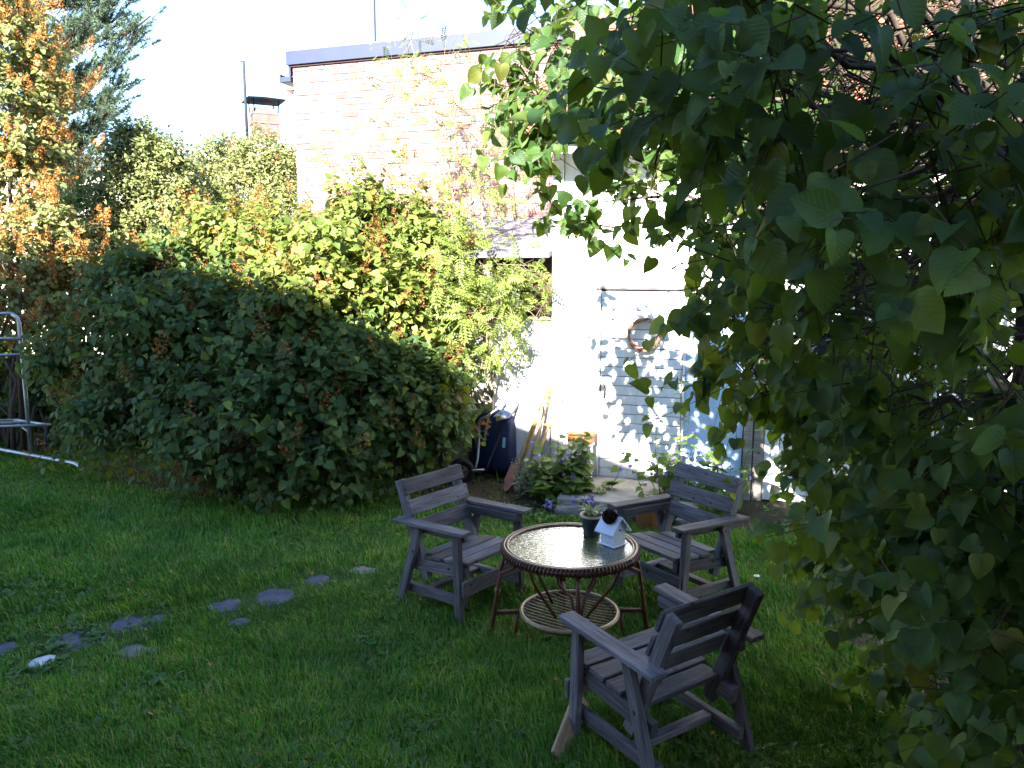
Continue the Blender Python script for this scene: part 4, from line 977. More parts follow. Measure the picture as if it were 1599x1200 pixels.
def twig_cloud(blobs, ntw, tl, pairs, ls, up=0.15, droop=0.35, spread=0.75, facing=None):
    """shoots that leave each crown lobe outwards, leaves in opposite pairs. blobs: (centre, radius, weight)"""
    P, Dd, Nn, S, segs, tips = [], [], [], [], [], []
    for c, rad, wgt in blobs:
        c = np.array(c); rad = np.array(rad) * np.ones(3); n = int(ntw * wgt)
        u = rnd_dir(n); rr = rng.uniform(0.25, 1.0, n) ** 0.6; st_ = c + u * rr[:, None] * rad * 0.85
        dr = u * 0.8 + rng.normal(0, spread * 0.6, (n, 3)) + np.array([0, 0, up]); dr /= np.linalg.norm(dr, axis=1, keepdims=True)
        L = tl * rng.uniform(0.5, 1.25, n) * np.where(rng.uniform(0, 1, n) > 0.93, 1.7, 1.0)
        for i in range(n):
            p0 = st_[i]; p1 = p0 + dr[i] * L[i] * 0.55; p2 = p1 + (dr[i] + np.array([0, 0, -droop * 0.6])) * L[i] * 0.45
            if p2[2] < 0.05: continue
            segs.append((p0 - dr[i] * L[i] * 0.5, p0 + (p1 - p0) * 0.3, p2, 0.0035)); tips.append((p2, dr[i]))
            side_ = np.cross(dr[i], [0, 0, 1.0]); side_ /= np.linalg.norm(side_) + 1e-6; flip = np.cross(side_, dr[i])
            for k in range(pairs):
                t = (k + 0.7) / pairs; p = p0 + (p1 - p0) * min(t / 0.55, 1) if t < 0.55 else p1 + (p2 - p1) * (t - 0.55) / 0.45
                sv = side_ if k % 2 == 0 else (0.5 * side_ + 0.8 * flip)
                for sg in (-1, 1):
                    d = sg * sv * 0.8 + dr[i] * 0.5 + np.array([0, 0, -droop]) + rng.normal(0, 0.28, 3)
                    P.append(p + d * (0.26 * ls)); Dd.append(d); Nn.append(np.array([-0.12, -0.5, 1.0]) + 0.55 * u[i] + rng.normal(0, 0.38, 3)); S.append(ls * rng.uniform(0.45, 1.18) * (1.05 - 0.45 * abs(t - 0.45)))
    return np.array(P), np.array(Dd), np.array(Nn), np.array(S), segs, tips
def limb_tubes(parent, bases, targets, r0, mat, name='stem', wob=0.06, n=7):
    org = np.array(parent.matrix_basis.translation)
    for i, tgt in enumerate(targets):
        b = np.array(bases[i % len(bases)]) + np.append(rng.normal(0, 0.04, 2), 0); tgt = np.array(tgt); pts = []
        for t in np.linspace(0, 1, n):
            p = b + (tgt - b) * t; p[2] = b[2] + (tgt[2] - b[2]) * (t ** 0.8); p[:2] = b[:2] + (tgt[:2] - b[:2]) * t ** 1.25
            pts.append(p + (rng.normal(0, wob, 3) * (1 - abs(2 * t - 1)) if 0 < t < 1 else 0) - org)
        MB().tube(pts, list(np.linspace(r0, r0 * 0.25, n)), 7).build(name, mat, parent, smooth=True)
def panicle_cloud(parent, tips, count, size, mat, name='withered_blossoms', nfl=70, rank=None):
    """withered upright flower heads made of many tiny capsules"""
    org = np.array(parent.matrix_basis.translation); V = []; F = []
    idx = rng.choice(len(tips), min(count, len(tips)), replace=False) if rank is None else rank[:count]
    A = []
    for i in idx:
        p, d = tips[i]; ax = np.array([0, 0, 1.0]) * 0.8 + np.array(d) * 0.5 + rng.normal(0, 0.15, 3); ax /= np.linalg.norm(ax); L = size * rng.uniform(0.7, 1.3)
        t = rng.uniform(0, 1, nfl); u = rnd_dir(nfl); u -= ax * (u @ ax)[:, None]
        A.append(np.array(p) + ax * (t * L)[:, None] + u * ((1 - t * 0.85) * L * 0.42)[:, None])
    A = np.concatenate(A) - org; n = len(A); s = size * 0.075
    tri = rnd_dir(n * 3).reshape(n, 3, 3) * s * rng.uniform(0.6, 1.3, (n, 1, 1))
    return tag(objm(name, np_mesh(name, (A[:, None] + tri).reshape(-1, 3), np.arange(n * 3).reshape(-1, 3)), mat, parent), kind='stuff')

def shrub(name, label, base, blobs, ntw, tl, pairs, ls, mat, tmpls, nparts, npan=0, pan='panicle', stem_r=0.03, up=0.15, droop=0.35, cat='shrub', group=None, twig='twig', nstem=None, psize=0.16, panf=None, nfl=70):
    e = empty(name, (base[0], base[1], 0), label, cat, group)
    P, Dd, Nn, S, segs, tips = twig_cloud(blobs, ntw, tl, pairs, ls, up, droop)
    put_leaves(e, P, Dd, Nn, S, tmpls, mat, nparts); put_twigs(e, segs, M[twig])
    limb_tubes(e, [base + np.append(rng.normal(0, 0.18, 2), 0) for _ in range(6)], [b[0] for b in blobs if b[2] > 0.4][:nstem], stem_r, M['bark'])
    if npan:
        if panf: tips = [t for t in tips if panf(t[0])]
        panicle_cloud(e, tips, npan, psize, M[pan], nfl=nfl)
    return e
def B(x, y, Y, r, w=1.0): return (at(x, y, Y), r, w)
def knobs(blobs, k=3, f=0.38, wf=0.22):
    out = [(c, r * 0.88, w * 0.75) for c, r, w in blobs]
    for c, r, w in blobs:
        for d in rnd_dir(k): out.append((np.array(c) + d * r * np.array([1, 1, 0.85]) * rng.uniform(0.75, 1.1), r * f * rng.uniform(0.7, 1.3), w * wf))
    return out

# ------------------------------------------------------------------ right-hand lilac, close to the viewpoint
rl = [B(815, 50, 4.9, .20, .8), B(860, 130, 4.8, .26, 1.1), B(800, 140, 4.9, .10, .4), B(910, 40, 4.5, .28), B(860, 225, 4.9, .14, .7), B(915, 200, 4.6, .16, .6), B(890, 345, 4.9, .10, .45), B(945, 315, 4.6, .14, .35),
      B(980, 60, 3.7, .30, 1.1), B(1005, 160, 3.7, .20, .7), B(1020, 300, 4.2, .12, .35), B(1110, 360, 4.0, .12, .5), B(1070, 40, 2.6, .28, .9), B(1110, 150, 2.5, .22, .8), B(1100, 270, 3.0, .18, .5), B(1175, 80, 2.2, .28, 1.1), B(1210, 220, 2.2, .24, .9),
      B(1160, 310, 2.8, .20, .7), B(1190, 410, 3.4, .20, .8), B(1170, 490, 3.8, .10, .4), B(1260, 400, 2.9, .24, .9), B(1235, 520, 3.5, .14, .5), B(1310, 520, 3.0, .22, .7), B(1290, 80, 2.1, .32, .9), B(1320, 280, 2.2, .28, .9), B(1420, 70, 2.1, .34, .9),
      B(1350, 420, 2.5, .26, .8), B(1410, 280, 2.0, .26, .8), B(1520, 80, 2.0, .35, .9), B(1490, 380, 2.0, .24, .6), B(1570, 260, 1.9, .28, .7), B(1380, 560, 2.7, .20, .5), B(1360, 640, 3.0, .20, .8), B(1290, 660, 3.6, .14, .5), B(1310, 725, 3.8, .22, 1.2), B(1290, 800, 4.3, .18, .9), B(1370, 770, 3.4, .28, 1.5),
      B(1450, 700, 2.8, .26, 1.0), B(1520, 640, 2.4, .20, .6), B(1590, 600, 2.1, .18, .5), B(1340, 860, 4.0, .22, 1.3), B(1420, 880, 3.5, .30, 1.8), B(1500, 790, 2.8, .30, 1.6), B(1590, 760, 2.3, .30, 1.4), B(1500, 930, 3.0, .32, 1.8), B(1600, 930, 2.4, .34, 1.6), B(1390, 960, 3.8, .20, 1.1),
      B(1460, 1030, 3.4, .20, 1.2), B(1540, 1080, 2.8, .30, 1.7), B(1630, 1110, 2.4, .32, 1.5), B(1520, 1140, 3.0, .14, .8), B(1690, 980, 2.4, .4, 1.4), B(1690, 700, 2.3, .4, 1.2), B(1680, 300, 2.1, .4, 1.0), B(1660, 100, 2.0, .4, .8), B(1300, -80, 2.2, .4, .8), B(1120, -80, 2.6, .36, .8), B(1130, 400, 3.9, .12, .6), B(1125, 465, 3.8, .12, .7), B(1150, 530, 3.8, .10, .6), B(1085, 335, 4.1, .10, .5), B(1170, 580, 3.9, .10, .5), B(1215, 600, 3.8, .12, .6)]
RB = np.array([2.75, 3.5, 0])
ra_ = empty('lilac_tree', RB, 'large shaded lilac with heart-shaped leaves hanging over the right half, close up', 'lilac')
rl = [(c, r, w * (0.62 if (c[2] > 2.0 and c[0] / c[1] > 0.30) else (0.95 if c[1] > 4.45 else (0.68 if c[2] > 1.75 else 0.9)))) for c, r, w in rl]
P, Dd, Nn, S, segs, tips = twig_cloud(rl, 17, 0.30, 4, 0.098, 0.05, 0.65)
put_leaves(ra_, P, Dd, Nn, S, HEART_HI, M['lilac'], 300)
rback = [B(x, y, Y, r, w) for (x, y, Y, r, w) in ((1060, 140, 4.3, .28, 1.0), (1010, 90, 4.4, .24, .8), (1130, 120, 4.3, .28, .8), (1080, 60, 4.4, .38, 1.0), (1200, 60, 4.3, .42, 1.1), (1330, 50, 4.2, .45, 1.1), (1470, 60, 4.1, .45, 1.1), (1600, 60, 4.0, .45, 1.0), (1160, 190, 4.2, .32, .7), (1290, 210, 4.1, .36, .8), (1420, 200, 4.0, .38, .8), (1560, 220, 3.9, .4, .9),
      (1260, -110, 4.3, .5, 1.1), (1420, -110, 4.2, .5, 1.1), (1580, -110, 4.1, .5, 1.1), (1740, -60, 4.0, .5, 1.0), (1740, 180, 3.9, .5, 1.0), (1230, 330, 3.9, .24, .4), (1400, 340, 3.8, .26, .4), (1540, 400, 3.6, .26, .4), (1265, 610, 4.2, .12, .4), (1310, 580, 3.9, .16, .4), (1440, 560, 3.3, .24, .5), (1410, 640, 3.3, .26, .6))]
rback += [((x, y, z), r, w) for (x, y, z, r, w) in ((3.6, 2.6, 1.0, .6, 1.6), (3.7, 2.4, 2.2, .7, 1.6), (3.6, 2.2, 3.3, .7, 1.4), (3.5, 1.4, 1.4, .7, 1.4), (3.5, 1.2, 2.6, .7, 1.4), (3.9, 3.6, 3.6, .7, 1.4), (3.6, 4.2, 1.6, .6, 1.2), (3.4, 0.3, 1.8, .8, 1.4), (3.4, 0.2, 3.0, .7, 1.2))]  # unseen lobes outside the view, added to block skylight from the right
Pb, Db, Nb, Sb, sgb, _t = twig_cloud(rback, 26, 0.32, 4, 0.098, 0.05, 0.5)
put_leaves(ra_, Pb, Db, Nb, Sb, HEART_LO, M['lilac'], 0, mass='rear_foliage'); segs = segs + sgb
rl = rl + rback
# bare dead shoots
for c, rad, w in rl:
    for k in range(8):
        p = np.array(c) + rng.normal(0, 1, 3) * rad * 0.5; d = rnd_dir(1)[0] * rng.uniform(0.10, 0.28); segs.append((p, p + d * 0.5 + rng.normal(0, 0.03, 3), p + d, 0.0035))
for k in range(1500):
    p = at(rng.uniform(1270, 1640), rng.uniform(-20, 540), rng.uniform(2.6, 4.2)); d = rnd_dir(1)[0] * np.array([1, 1, 0.55]) * rng.uniform(0.15, 0.55); segs.append((p, p + d * 0.5 + rng.normal(0, 0.03, 3), p + d, rng.uniform(0.002, 0.006)))
put_twigs(ra_, segs, M['twig'])
org = RB
forks = [np.array([2.2, 2.9, 1.5]), np.array([2.5, 2.6, 1.9]), np.array([2.3, 3.5, 1.6]), np.array([2.0, 3.9, 1.9]), np.array([1.9, 3.0, 2.5]), np.array([2.6, 3.2, 2.4])]
for f in forks:
    b = RB + np.append(rng.normal(0, 0.15, 2), 0); pts = [b + (f - b) * t + rng.normal(0, 0.03, 3) * (t > 0) - org for t in np.linspace(0, 1, 6)]
    MB().tube(pts, list(np.linspace(0.05, 0.026, 6)), 9).build('trunk', M['bark'], ra_, smooth=True)
for c, rad, w in rl:
    c = np.array(c); f = min(forks, key=lambda q: np.linalg.norm(q - c)); pts = []
    nseg = 8; sag = np.array([0, 0, 0.10]) * np.linalg.norm(c - f)
    for t in np.linspace(0, 1, nseg): pts.append(f + (c - f) * t + sag * math.sin(math.pi * t) + (rng.normal(0, 0.035, 3) if 0 < t < 1 else 0) - org)
    MB().tube(pts, list(np.linspace(0.020, 0.005, nseg)), 6).build('branch', M['bark'], ra_, smooth=True)

# ------------------------------------------------------------------ lilac hedge in the middle
hA = [B(150, 545, 8.5, .46, .8), B(205, 455, 8.6, .42, .9), B(285, 435, 8.7, .42, .9), B(235, 540, 8.1, .58, 1.2), B(330, 510, 7.9, .66, 1.3), B(250, 640, 7.7, .56), B(340, 650, 7.4, .60), B(185, 655, 8.0, .32, .7), B(330, 730, 7.3, .22, .25),
      B(440, 540, 7.6, .62, 1.2), B(545, 580, 7.5, .52, 1.1), B(450, 650, 7.3, .60, 1.1), B(560, 650, 7.2, .58, 1.1), B(635, 640, 7.4, .40), B(655, 655, 7.5, .24, .5), B(545, 735, 7.1, .22, .3), B(420, 725, 7.2, .24, .3), B(625, 600, 7.5, .34, .8)]
hBl = [B(400, 385, 9.0, .42, .8), B(460, 400, 8.6, .60, 1.1), B(560, 380, 8.7, .52), B(540, 430, 8.2, .66, 1.2), B(635, 405, 8.5, .5, 1.0), B(460, 480, 8.2, .6, 1.0), B(570, 500, 8.0, .60, 1.1), B(640, 515, 8.0, .48), B(355, 380, 9.2, .36, .7), B(600, 590, 8.2, .4, .6)]
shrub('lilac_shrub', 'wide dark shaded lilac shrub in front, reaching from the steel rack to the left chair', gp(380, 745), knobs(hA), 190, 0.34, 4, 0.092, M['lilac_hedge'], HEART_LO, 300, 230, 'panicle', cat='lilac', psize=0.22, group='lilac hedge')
shrub('lilac_shrub', 'sunlit yellow-green lilac shrub rising behind the dark one, below the brick wall', gp(560, 715), knobs(hBl), 190, 0.34, 4, 0.092, M['lilac_sunlit'], HEART_LO, 300, 230, 'panicle', cat='lilac', psize=0.21, group='lilac hedge')

# rowan sapling
rw = [B(720, 400, 8.0, .38, 1.0), B(780, 440, 7.8, .28, .65), B(700, 470, 7.9, .36, 1.0), B(755, 500, 7.7, .26, .6), B(715, 560, 7.8, .22, .5), B(820, 425, 7.8, .14, .25), B(640, 330, 8.3, .35, .7), B(740, 320, 8.3, .3, .4), B(835, 500, 7.7, .14, .12), B(860, 560, 7.7, .16, .08)]
rwt = [B(690, 230, 8.6, .45, .28), B(600, 190, 8.6, .5, .22), B(760, 180, 8.6, .4, .18), B(650, 60, 8.7, .28, .16), B(700, 110, 8.7, .3, .14), B(560, 270, 8.5, .4, .25), B(780, 270, 8.5, .3, .2), B(620, 130, 8.7, .3, .12)]
re = empty('rowan_sapling', gp(752, 745), 'slender rowan sapling with feathery leaves between the hedge and the shed', 'tree')
P, Dd, Nn, S, segs, tips = twig_cloud(rw, 34, 0.22, 3, 0.19, 0.1, 0.35)
P2, D2, N2, S2, sg2, _ = twig_cloud(rwt, 105, 0.30, 2, 0.15, 0.3, 0.2)
put_leaves(re, np.concatenate([P, P2]), np.concatenate([Dd, D2]), np.concatenate([Nn, N2]), np.concatenate([S, S2]), PINN, M['rowan'], 300)
put_twigs(re, segs + sg2, M['twig_pale'])
rbse = np.array(re.location)
limb_tubes(re, [rbse, rbse + np.array([0.05, 0.03, 0])], [at(690, 250, 8.6), at(730, 90, 8.7), at(630, 20, 8.7), at(760, 470, 7.8), at(700, 500, 7.9), at(560, 250, 8.5), at(820, 430, 7.8), at(760, 160, 8.6), at(600, 170, 8.6)], 0.017, M['twig_pale'], 'stem', 0.04)

# left bushes and trees
ob = [B(10, 50, 10.2, .5), B(50, 110, 10.2, .36, .8), B(10, 180, 10, .52), B(55, 240, 10.1, .36, .7), B(20, 300, 9.9, .55), B(75, 380, 9.8, .42), B(20, 430, 9.6, .55), B(-60, 200, 10, .8), B(-60, 420, 9.8, .8), B(60, 480, 9.8, .4, .7), B(-80, 20, 10, .8)]
shrub('orange_blossom_shrub', 'tall sunlit shrub covered in orange-brown withered blossoms at the left edge', gp(10, 700), ob, 150, 0.36, 4, 0.085, M['pale_bush'], HEART_LO, 300, 520, 'panicle_bright', cat='shrub', psize=0.21, twig='twig_pale', nfl=130)
pb = [B(210, 235, 11.4, .38), B(250, 270, 11.4, .50), B(200, 310, 11.2, .5), B(265, 330, 11.2, .42), B(230, 380, 11.0, .55), B(165, 400, 10.8, .5), B(110, 455, 10.4, .42)]
shrub('pale_green_shrub', 'pale green fine-leaved shrub standing right of the pine', gp(220, 660), pb, 520, 0.26, 4, 0.08, M['pale_bush'], OVAL, 300, 0, cat='shrub')
pc2 = [B(350, 250, 13.5, .5), B(410, 250, 13.2, .45), B(440, 270, 13, .4), B(380, 300, 13, .5), B(320, 300, 13.2, .35, .6), B(440, 330, 12.6, .5)]
shrub('clipped_bush', 'green sunlit bush below the chimney, left of the brick building', gp(400, 640), pc2, 380, 0.24, 4, 0.075, M['pale_bush'], OVAL, 200, 30, 'panicle_bright', cat='shrub')
iv = [B(140, 330, 11.5, .32), B(165, 370, 11.4, .3), B(100, 420, 11.2, .4)]
shrub('fresh_green_bush', 'fresh green leafy bush in front of the pale shrub, below the pine', gp(140, 680), iv, 220, 0.22, 4, 0.085, M['ivy'], OVAL, 150, 0, cat='shrub')
lb = [B(20, 600, 10.6, .5), B(60, 650, 10.2, .45), B(-40, 560, 10.5, .6), B(0, 690, 10, .35), B(100, 600, 10.2, .5), B(140, 680, 9.6, .35), B(-90, 640, 10, .5), B(60, 560, 11.5, .6)]
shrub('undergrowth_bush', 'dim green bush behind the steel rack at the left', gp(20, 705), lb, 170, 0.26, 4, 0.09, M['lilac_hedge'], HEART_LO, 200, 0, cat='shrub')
gb = [B(450, 470, 9.6, .9), B(600, 470, 9.6, .8), B(330, 470, 9.9, .9), B(230, 560, 10, .8), B(520, 600, 9.2, .8), B(380, 600, 9.2, .8)]
# bare dead twigs in front of the pale wall
bt = empty('bare_bush', gp(285, 665), 'bare brown twiggy bush between the pale shrub and the house wall', 'shrub')
sg = []
bb = at(285, 420, 12.3)
for k in range(260):
    p = bb + np.array([rng.normal(0, 0.16), rng.normal(0, 0.15), rng.uniform(-0.5, 0.5)]); d = np.array([rng.normal(0, 0.3), rng.normal(0, 0.3), 1.0]) * rng.uniform(0.4, 1.0); sg.append((p, p + d * 0.5 + rng.normal(0, 0.03, 3), p + d, 0.006))
put_twigs(bt, sg, M['twig'], 'branches')
limb_tubes(bt, [np.array([bb[0], bb[1], 0])], [bb, bb + [0.2, 0, 0.3], bb + [-0.2, 0, 0.3]], 0.03, M['bark'])

# pine
def pine():
    pb_ = at(70, 300, 14.5); base = np.array([pb_[0], pb_[1], 0]); e = empty('pine_tree', base, 'tall pine with blue-green needles reaching in from the upper left', 'tree')
    MB().tube([(0, 0, 0), (0.05, 0, 3), (-0.03, 0, 6), (0.05, 0, 9.5)], [0.17, 0.14, 0.10, 0.03], 10).build('trunk', M['bark'], e, smooth=True)
    ends = [(235, 25, 14.0), (215, 60, 14.2), (205, 130, 14.0), (185, 150, 13.8), (150, 190, 14), (175, 90, 13.6), (120, 40, 13.6), (160, 15, 14.5), (130, 245, 14), (140, 275, 14.4), (100, 170, 13.6), (90, 100, 13.8), (195, 20, 14.8), (130, 120, 15), (60, 30, 13.8), (30, 120, 14), (150, -40, 14.4), (80, -60, 14.2), (20, -30, 14), (100, 300, 14), (50, 230, 14), (220, -30, 14.5), (130, 215, 14.2)]
    tp, td = [], []
    for (x, y, Y) in ends:
        t_ = at(x, y, Y); z0_ = t_[2] - rng.uniform(0.2, 0.7); b = base + np.array([0, 0, max(z0_, 2.0)]); pts = []
        for q in np.linspace(0, 1, 7): pts.append(b + (t_ - b) * q + (rng.normal(0, 0.05, 3) if 0 < q < 1 else 0) - np.array([0, 0, 0.18 * math.sin(math.pi * q)]) - base)
        MB().tube(pts, list(np.linspace(0.045, 0.012, 7)), 6).build('branch', M['bark'], e, smooth=True)
        for k in range(64):
            q = rng.uniform(0.30, 1.0); i = min(int(q * 6), 5); p = pts[i] + (pts[i + 1] - pts[i]) * (q * 6 - i) + base; dr = (t_ - b) / np.linalg.norm(t_ - b)
            off = rnd_dir(1)[0] * rng.uniform(0.05, 0.30) * np.array([1, 1, 0.6]); tp.append(p + off); d = dr * 0.7 + off * 2.0 + np.array([0, 0, 0.45]); td.append(d / np.linalg.norm(d))
    tp = np.array(tp); td = np.array(td); n = len(tp); nn = 60
    A = np.repeat(tp, nn, 0); Dx = np.repeat(td, nn, 0); t = rng.uniform(0, 1, n * nn)[:, None]; L = 0.085
    o_ = rnd_dir(n * nn); dirn = Dx * 0.55 + o_ * 0.85; dirn /= np.linalg.norm(dirn, axis=1, keepdims=True); b0 = A + Dx * t * 0.17; sd_ = np.cross(dirn, rnd_dir(n * nn)); sd_ /= np.linalg.norm(sd_, axis=1, keepdims=True); w = 0.0065
    V = np.stack([b0 - sd_ * w, b0 + sd_ * w, b0 + dirn * L], 1) - base
    tag(objm('needles', np_mesh('needles', V.reshape(-1, 3), np.arange(n * nn * 3).reshape(-1, 3)), M['pine'], e), kind='stuff')
    put_twigs(e, [(p - d * 0.15, p, p + d * 0.17, 0.008) for p, d in zip(tp, td)], M['bark'])
pine()

# ------------------------------------------------------------------ herbs by the door
def herb(name, label, base, stems, mat, leaf=0.085, bells=0, lean=0.18, cat='plant', group=None, tm_=HEART_LO, nleaf=9):
    e = empty(name, (base[0], base[1], 0), label, cat, group); P, Dd, Nn, S = [], [], [], []
    for (dx, dy, h) in stems:
        b = np.array([base[0] + dx, base[1] + dy, 0.0]); tip = b + np.array([dx * 0.5 + rng.normal(0, lean * 0.5) * h, -abs(rng.normal(0, lean * 0.4)) * h, h])
        mid = (b + tip) / 2 + np.append(rng.normal(0, 0.02, 2), 0)
        MB().tube([b - np.array(e.location), mid - np.array(e.location), tip - np.array(e.location)], [0.004, 0.0035, 0.002], 5).build('stem', M['herb'], e, smooth=True)
        for k in range(nleaf):
            t = rng.uniform(0.12, 0.95); p = b + (tip - b) * t; a = rng.uniform(0, 6.28); d = np.array([math.cos(a), math.sin(a), rng.uniform(-0.2, 0.5)]); P.append(p + d * 0.01); Dd.append(d); Nn.append(np.array([0, -0.3, 1]) + rng.normal(0, 0.3, 3)); S.append(leaf * rng.uniform(0.7, 1.2) * (1.15 - 0.7 * t))
        for k in range(bells):
            t = rng.uniform(0.55, 1.0); p = b + (tip - b) * t + np.append(rng.normal(0, 0.02, 2), 0); a = rng.uniform(0, 6.28); q = Matrix.Translation(Vector(p) - e.location) @ Matrix.Rotation(a, 4, 'Z') @ Matrix.Rotation(R(rng.uniform(95, 150)), 4, 'X')
            V = []; n = 10
            for (r_, z_) in ((0.003, 0), (0.009, 0.008), (0.011, 0.02), (0.019, 0.032)):
                for i in range(n): aa = 2 * math.pi * i / n; rr = r_ * (1.15 if (i % 2 == 0 and z_ > 0.03) else 1); V.append(q @ Vector((rr * math.cos(aa), rr * math.sin(aa), z_ + (0.006 if (i % 2 == 0 and z_ > 0.03) else 0))))
            MB().add(V, [(j * n + i, j * n + (i + 1) % n, (j + 1) * n + (i + 1) % n, (j + 1) * n + i) for j in range(3) for i in range(n)]).build('bell_flower', M['bell'], e, smooth=True)
    put_leaves(e, P, Dd, Nn, S, tm_, mat, min(300, len(P)))
    return e
b1 = gp(885, 785)
herb('bellflower', 'leafy bellflower clump with violet flowers left of the doorstep', b1, [(rng.normal(0, 0.13), rng.normal(0.05, 0.09), rng.uniform(0.35, 0.62)) for _ in range(22)] + [(0.05, 0.05, 0.72), (0.12, 0.0, 0.70), (-0.1, 0.05, 0.66)], M['herb'], 0.145, 1, nleaf=15)
b2 = wp(uD1 + 0.12, 0, 0.42)
herb('bellflower', 'tall thin bellflower stems growing behind the right-hand chair', b2, [(rng.normal(0, 0.16), rng.normal(0, 0.10), rng.uniform(0.35, 0.65)) for _ in range(20)] + [(-0.22, 0, 1.0), (-0.05, 0.05, 1.25), (0.05, 0, 1.15), (0.2, 0.0, 0.8), (0.0, 0.0, 0.95)], M['herb'], 0.12, 1, nleaf=11)
b3 = wp(uP1 - 0.16, 0, 0.30)
herb('bellflower', 'slim dark-leaved stems in front of the pale blue panel', b3, [(rng.normal(0, 0.09), rng.normal(0, 0.06), rng.uniform(0.3, 0.65)) for _ in range(12)], M['ivy'], 0.075, 0)
b4 = gp(835, 778)
herb('lavender_clump', 'grey-green bushy clump growing at the foot of the tools', b4, [(rng.normal(0, 0.10), rng.normal(0.03, 0.08), rng.uniform(0.2, 0.42)) for _ in range(26)], M['herb_grey'], 0.06, 0, 0.3, tm_=OVAL, nleaf=11)
b5 = gp(935, 792)
herb('weed', 'single leafy weed sprouting at the edge of the doorstep', b5, [(rng.normal(0, 0.03), 0, rng.uniform(0.12, 0.26)) for _ in range(4)], M['herb'], 0.075, 0)
b6 = gp(905, 800)
herb('bellflower', 'low violet bellflowers at the front corner of the doorstep', b6, [(rng.normal(0, 0.06), rng.normal(0, 0.04), rng.uniform(0.10, 0.2)) for _ in range(9)], M['ivy'], 0.06, 2)
b7 = gp(1100, 835)
herb('hosta', 'green leaves growing on the ground behind the right-hand chair', b7 + np.array([0, 0.35, 0]), [(rng.normal(0, 0.2), rng.normal(0.1, 0.1), rng.uniform(0.12, 0.3)) for _ in range(16)], M['herb'], 0.09, 0)
# daisy
dp = gp(1180, 915); de = empty('daisy', (dp[0], dp[1], 0), 'single white daisy in the grass right of the chairs', 'flower')
MB().tube([(0, 0, 0), (0.004, 0, 0.07)], 0.0018, 5).build('stem', M['herb'], de)
for k in range(9):
    a = 2 * math.pi * k / 9; d = np.array([math.cos(a), math.sin(a), 0.15]); s = np.array([-math.sin(a), math.cos(a), 0]); b = np.array([0.004, 0, 0.07])
    MB().add([b, b + d * 0.015 - s * 0.006, b + d * 0.026, b + d * 0.015 + s * 0.006], [(0, 1, 2, 3)]).build('petal', M['daisy'], de)
MB().lathe([(0.006, 0.070), (0.005, 0.075), (0.0005, 0.077)], 8).build('flower_heart', M['orange_clay'], de)

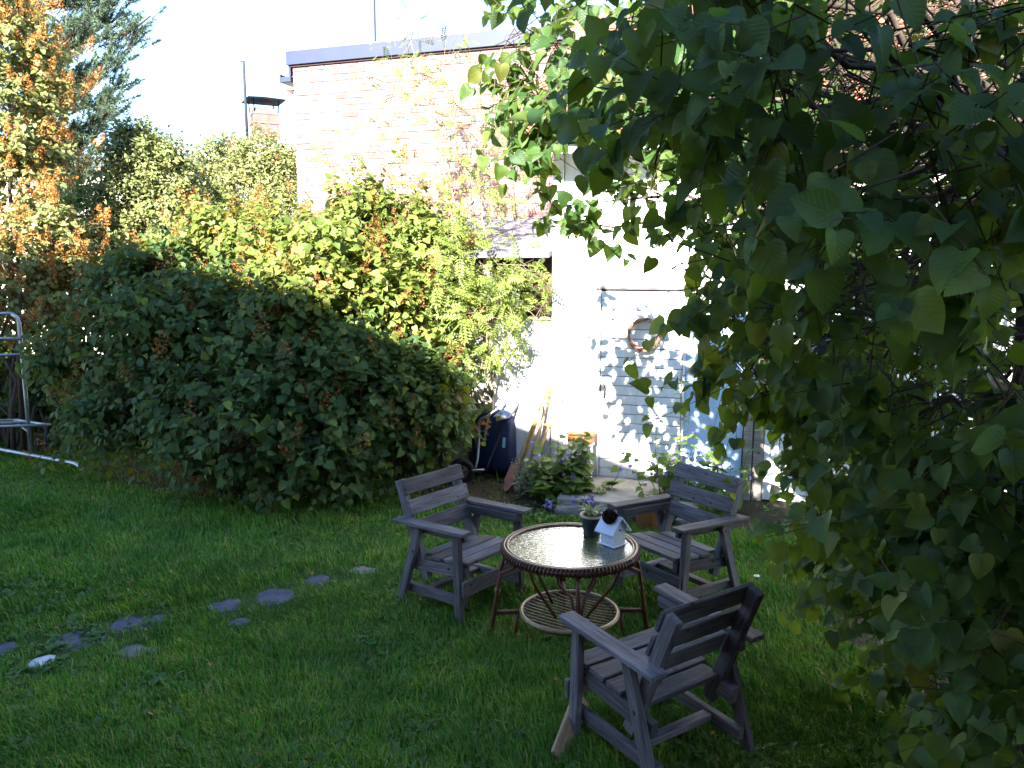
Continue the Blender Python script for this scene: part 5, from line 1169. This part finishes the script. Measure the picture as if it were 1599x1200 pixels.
# ------------------------------------------------------------------ grass and low weeds
def in_poly(x, y, poly):
    r = np.zeros(len(x), bool); n = len(poly); j = n - 1
    for i in range(n):
        xi, yi = poly[i]; xj, yj = poly[j]
        c = ((yi > y) != (yj > y)) & (x < (xj - xi) * (y - yi) / (yj - yi + 1e-12) + xi); r ^= c; j = i
    return r
def lawn():
    N_ = 520000
    y = 2.6 + (rng.uniform(0, 1, N_) ** 1.35) * 6.9; half = 0.72 * y + 0.5; x = rng.uniform(-1, 1, N_) * half
    keep = np.ones(N_, bool)
    for b in (BED1, BED2, BED4): keep &= ~(in_poly(x, y, b) & (rng.uniform(0, 1, N_) > 0.10))
    keep &= ~(in_poly(x, y, BED3) & (rng.uniform(0, 1, N_) > 0.35))
    wu_ = (x - O[0]) * U[0] + (y - O[1]) * U[1]; wn_ = (x - O[0]) * N[0] + (y - O[1]) * N[1]
    keep &= wn_ > 0.1; keep &= ~((wu_ > -0.25) & (wu_ < 1.1) & (wn_ < 1.0))
    for (cx, cy, rx, ry) in STONES: keep &= ((x - cx) / (rx * 0.9)) ** 2 + ((y - cy) / (ry * 0.9)) ** 2 > 1 + rng.uniform(-0.6, 0.15, N_); dd_ = ((x - cx) / (rx + 0.10)) ** 2 + ((y - cy) / (ry + 0.10)) ** 2; keep &= (dd_ > 1) | (rng.uniform(0, 1, N_) < 0.45)
    pt_ = vnoise(x * 1.7, y * 1.7, 3); pt2 = vnoise(x * 4.5, y * 4.5, 13); keep &= (0.6 * pt_ + 0.4 * pt2 + rng.uniform(-0.22, 0.4, N_)) > 0.25
    x, y = x[keep], y[keep]; n = len(x)
    hgt = (0.016 + 0.034 * vnoise(x * 2.3, y * 2.3, 1) + 0.036 * vnoise(x * 8, y * 8, 2) ** 2) * rng.uniform(0.5, 1.4, n) * np.where(rng.uniform(0, 1, n) > 0.985, 1.8, 1)
    w = rng.uniform(0.0016, 0.0032, n) * (0.7 + 0.10 * y); a = rng.uniform(0, 6.283, n); ln = rng.uniform(0.1, 0.95, n) * hgt; la = rng.uniform(0, 6.283, n) * 0.5 + 3.0 * vnoise(x * 1.2, y * 1.2, 5)
    b = np.stack([x, y, np.zeros(n)], 1); s = np.stack([np.cos(a), np.sin(a), np.zeros(n)], 1) * w[:, None]; l = np.stack([np.cos(la), np.sin(la), np.zeros(n)], 1) * ln[:, None]; z = np.zeros((n, 3)); z[:, 2] = hgt
    V = np.stack([b - s, b + s, b + l * 0.35 + z * 0.6 + s * 0.8, b + l * 0.35 + z * 0.6 - s * 0.8, b + l + z * (1 - 0.25 * (ln / hgt)[:, None])], 1)
    i = np.arange(n)[:, None] * 5
    F = np.concatenate([i + np.array([0, 1, 2]), i + np.array([0, 2, 3]), i + np.array([3, 2, 4])], 0)
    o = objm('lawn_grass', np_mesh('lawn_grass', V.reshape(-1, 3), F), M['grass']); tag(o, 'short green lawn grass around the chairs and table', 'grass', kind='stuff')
lawn()
def weeds():
    n = 5200; y = 2.7 + rng.uniform(0, 1, n) ** 1.3 * 5.2; x = rng.uniform(-1, 1, n) * (0.68 * y); k = vnoise(x * 1.6, y * 1.6, 9) > 0.55; x, y = x[k], y[k]
    P, D_, N_, S_ = [], [], [], []
    for a, b in zip(x, y):
        for q in range(rng.integers(2, 6)):
            t = rng.uniform(0, 6.28); P.append((a + rng.normal(0, 0.008), b + rng.normal(0, 0.008), 0.012)); D_.append((math.cos(t), math.sin(t), rng.uniform(0.3, 1.1))); N_.append((rng.normal(0, 0.2), rng.normal(0, 0.2), 1)); S_.append(rng.uniform(0.02, 0.055))
    e = empty('lawn_weeds', (0, 4, 0), 'small broad-leaved weeds scattered through the lawn', 'weeds', kind='stuff')
    put_leaves(e, P, D_, N_, S_, OVAL + HEART_LO[:2], M['ivy'], 0, mass='weed_leaves')
weeds()
def fallen():
    n = 60; y = 3.0 + rng.uniform(0, 1, n) * 4.2; x = rng.uniform(-0.6, 0.45, n) * y
    e = empty('fallen_leaves', (0, 4, 0), 'dry fallen leaves and petals lying scattered on the lawn', 'leaves', kind='stuff')
    put_leaves(e, np.stack([x, y, rng.uniform(0.03, 0.05, n)], 1), rng.normal(0, 1, (n, 3)) * [1, 1, 0.2], np.array([0, 0, 1]) + rng.normal(0, 0.3, (n, 3)), rng.uniform(0.02, 0.05, n), OVAL, M['panicle_bright'], 0, mass='dry_leaves')
fallen()
print('objects', len(bpy.data.objects))
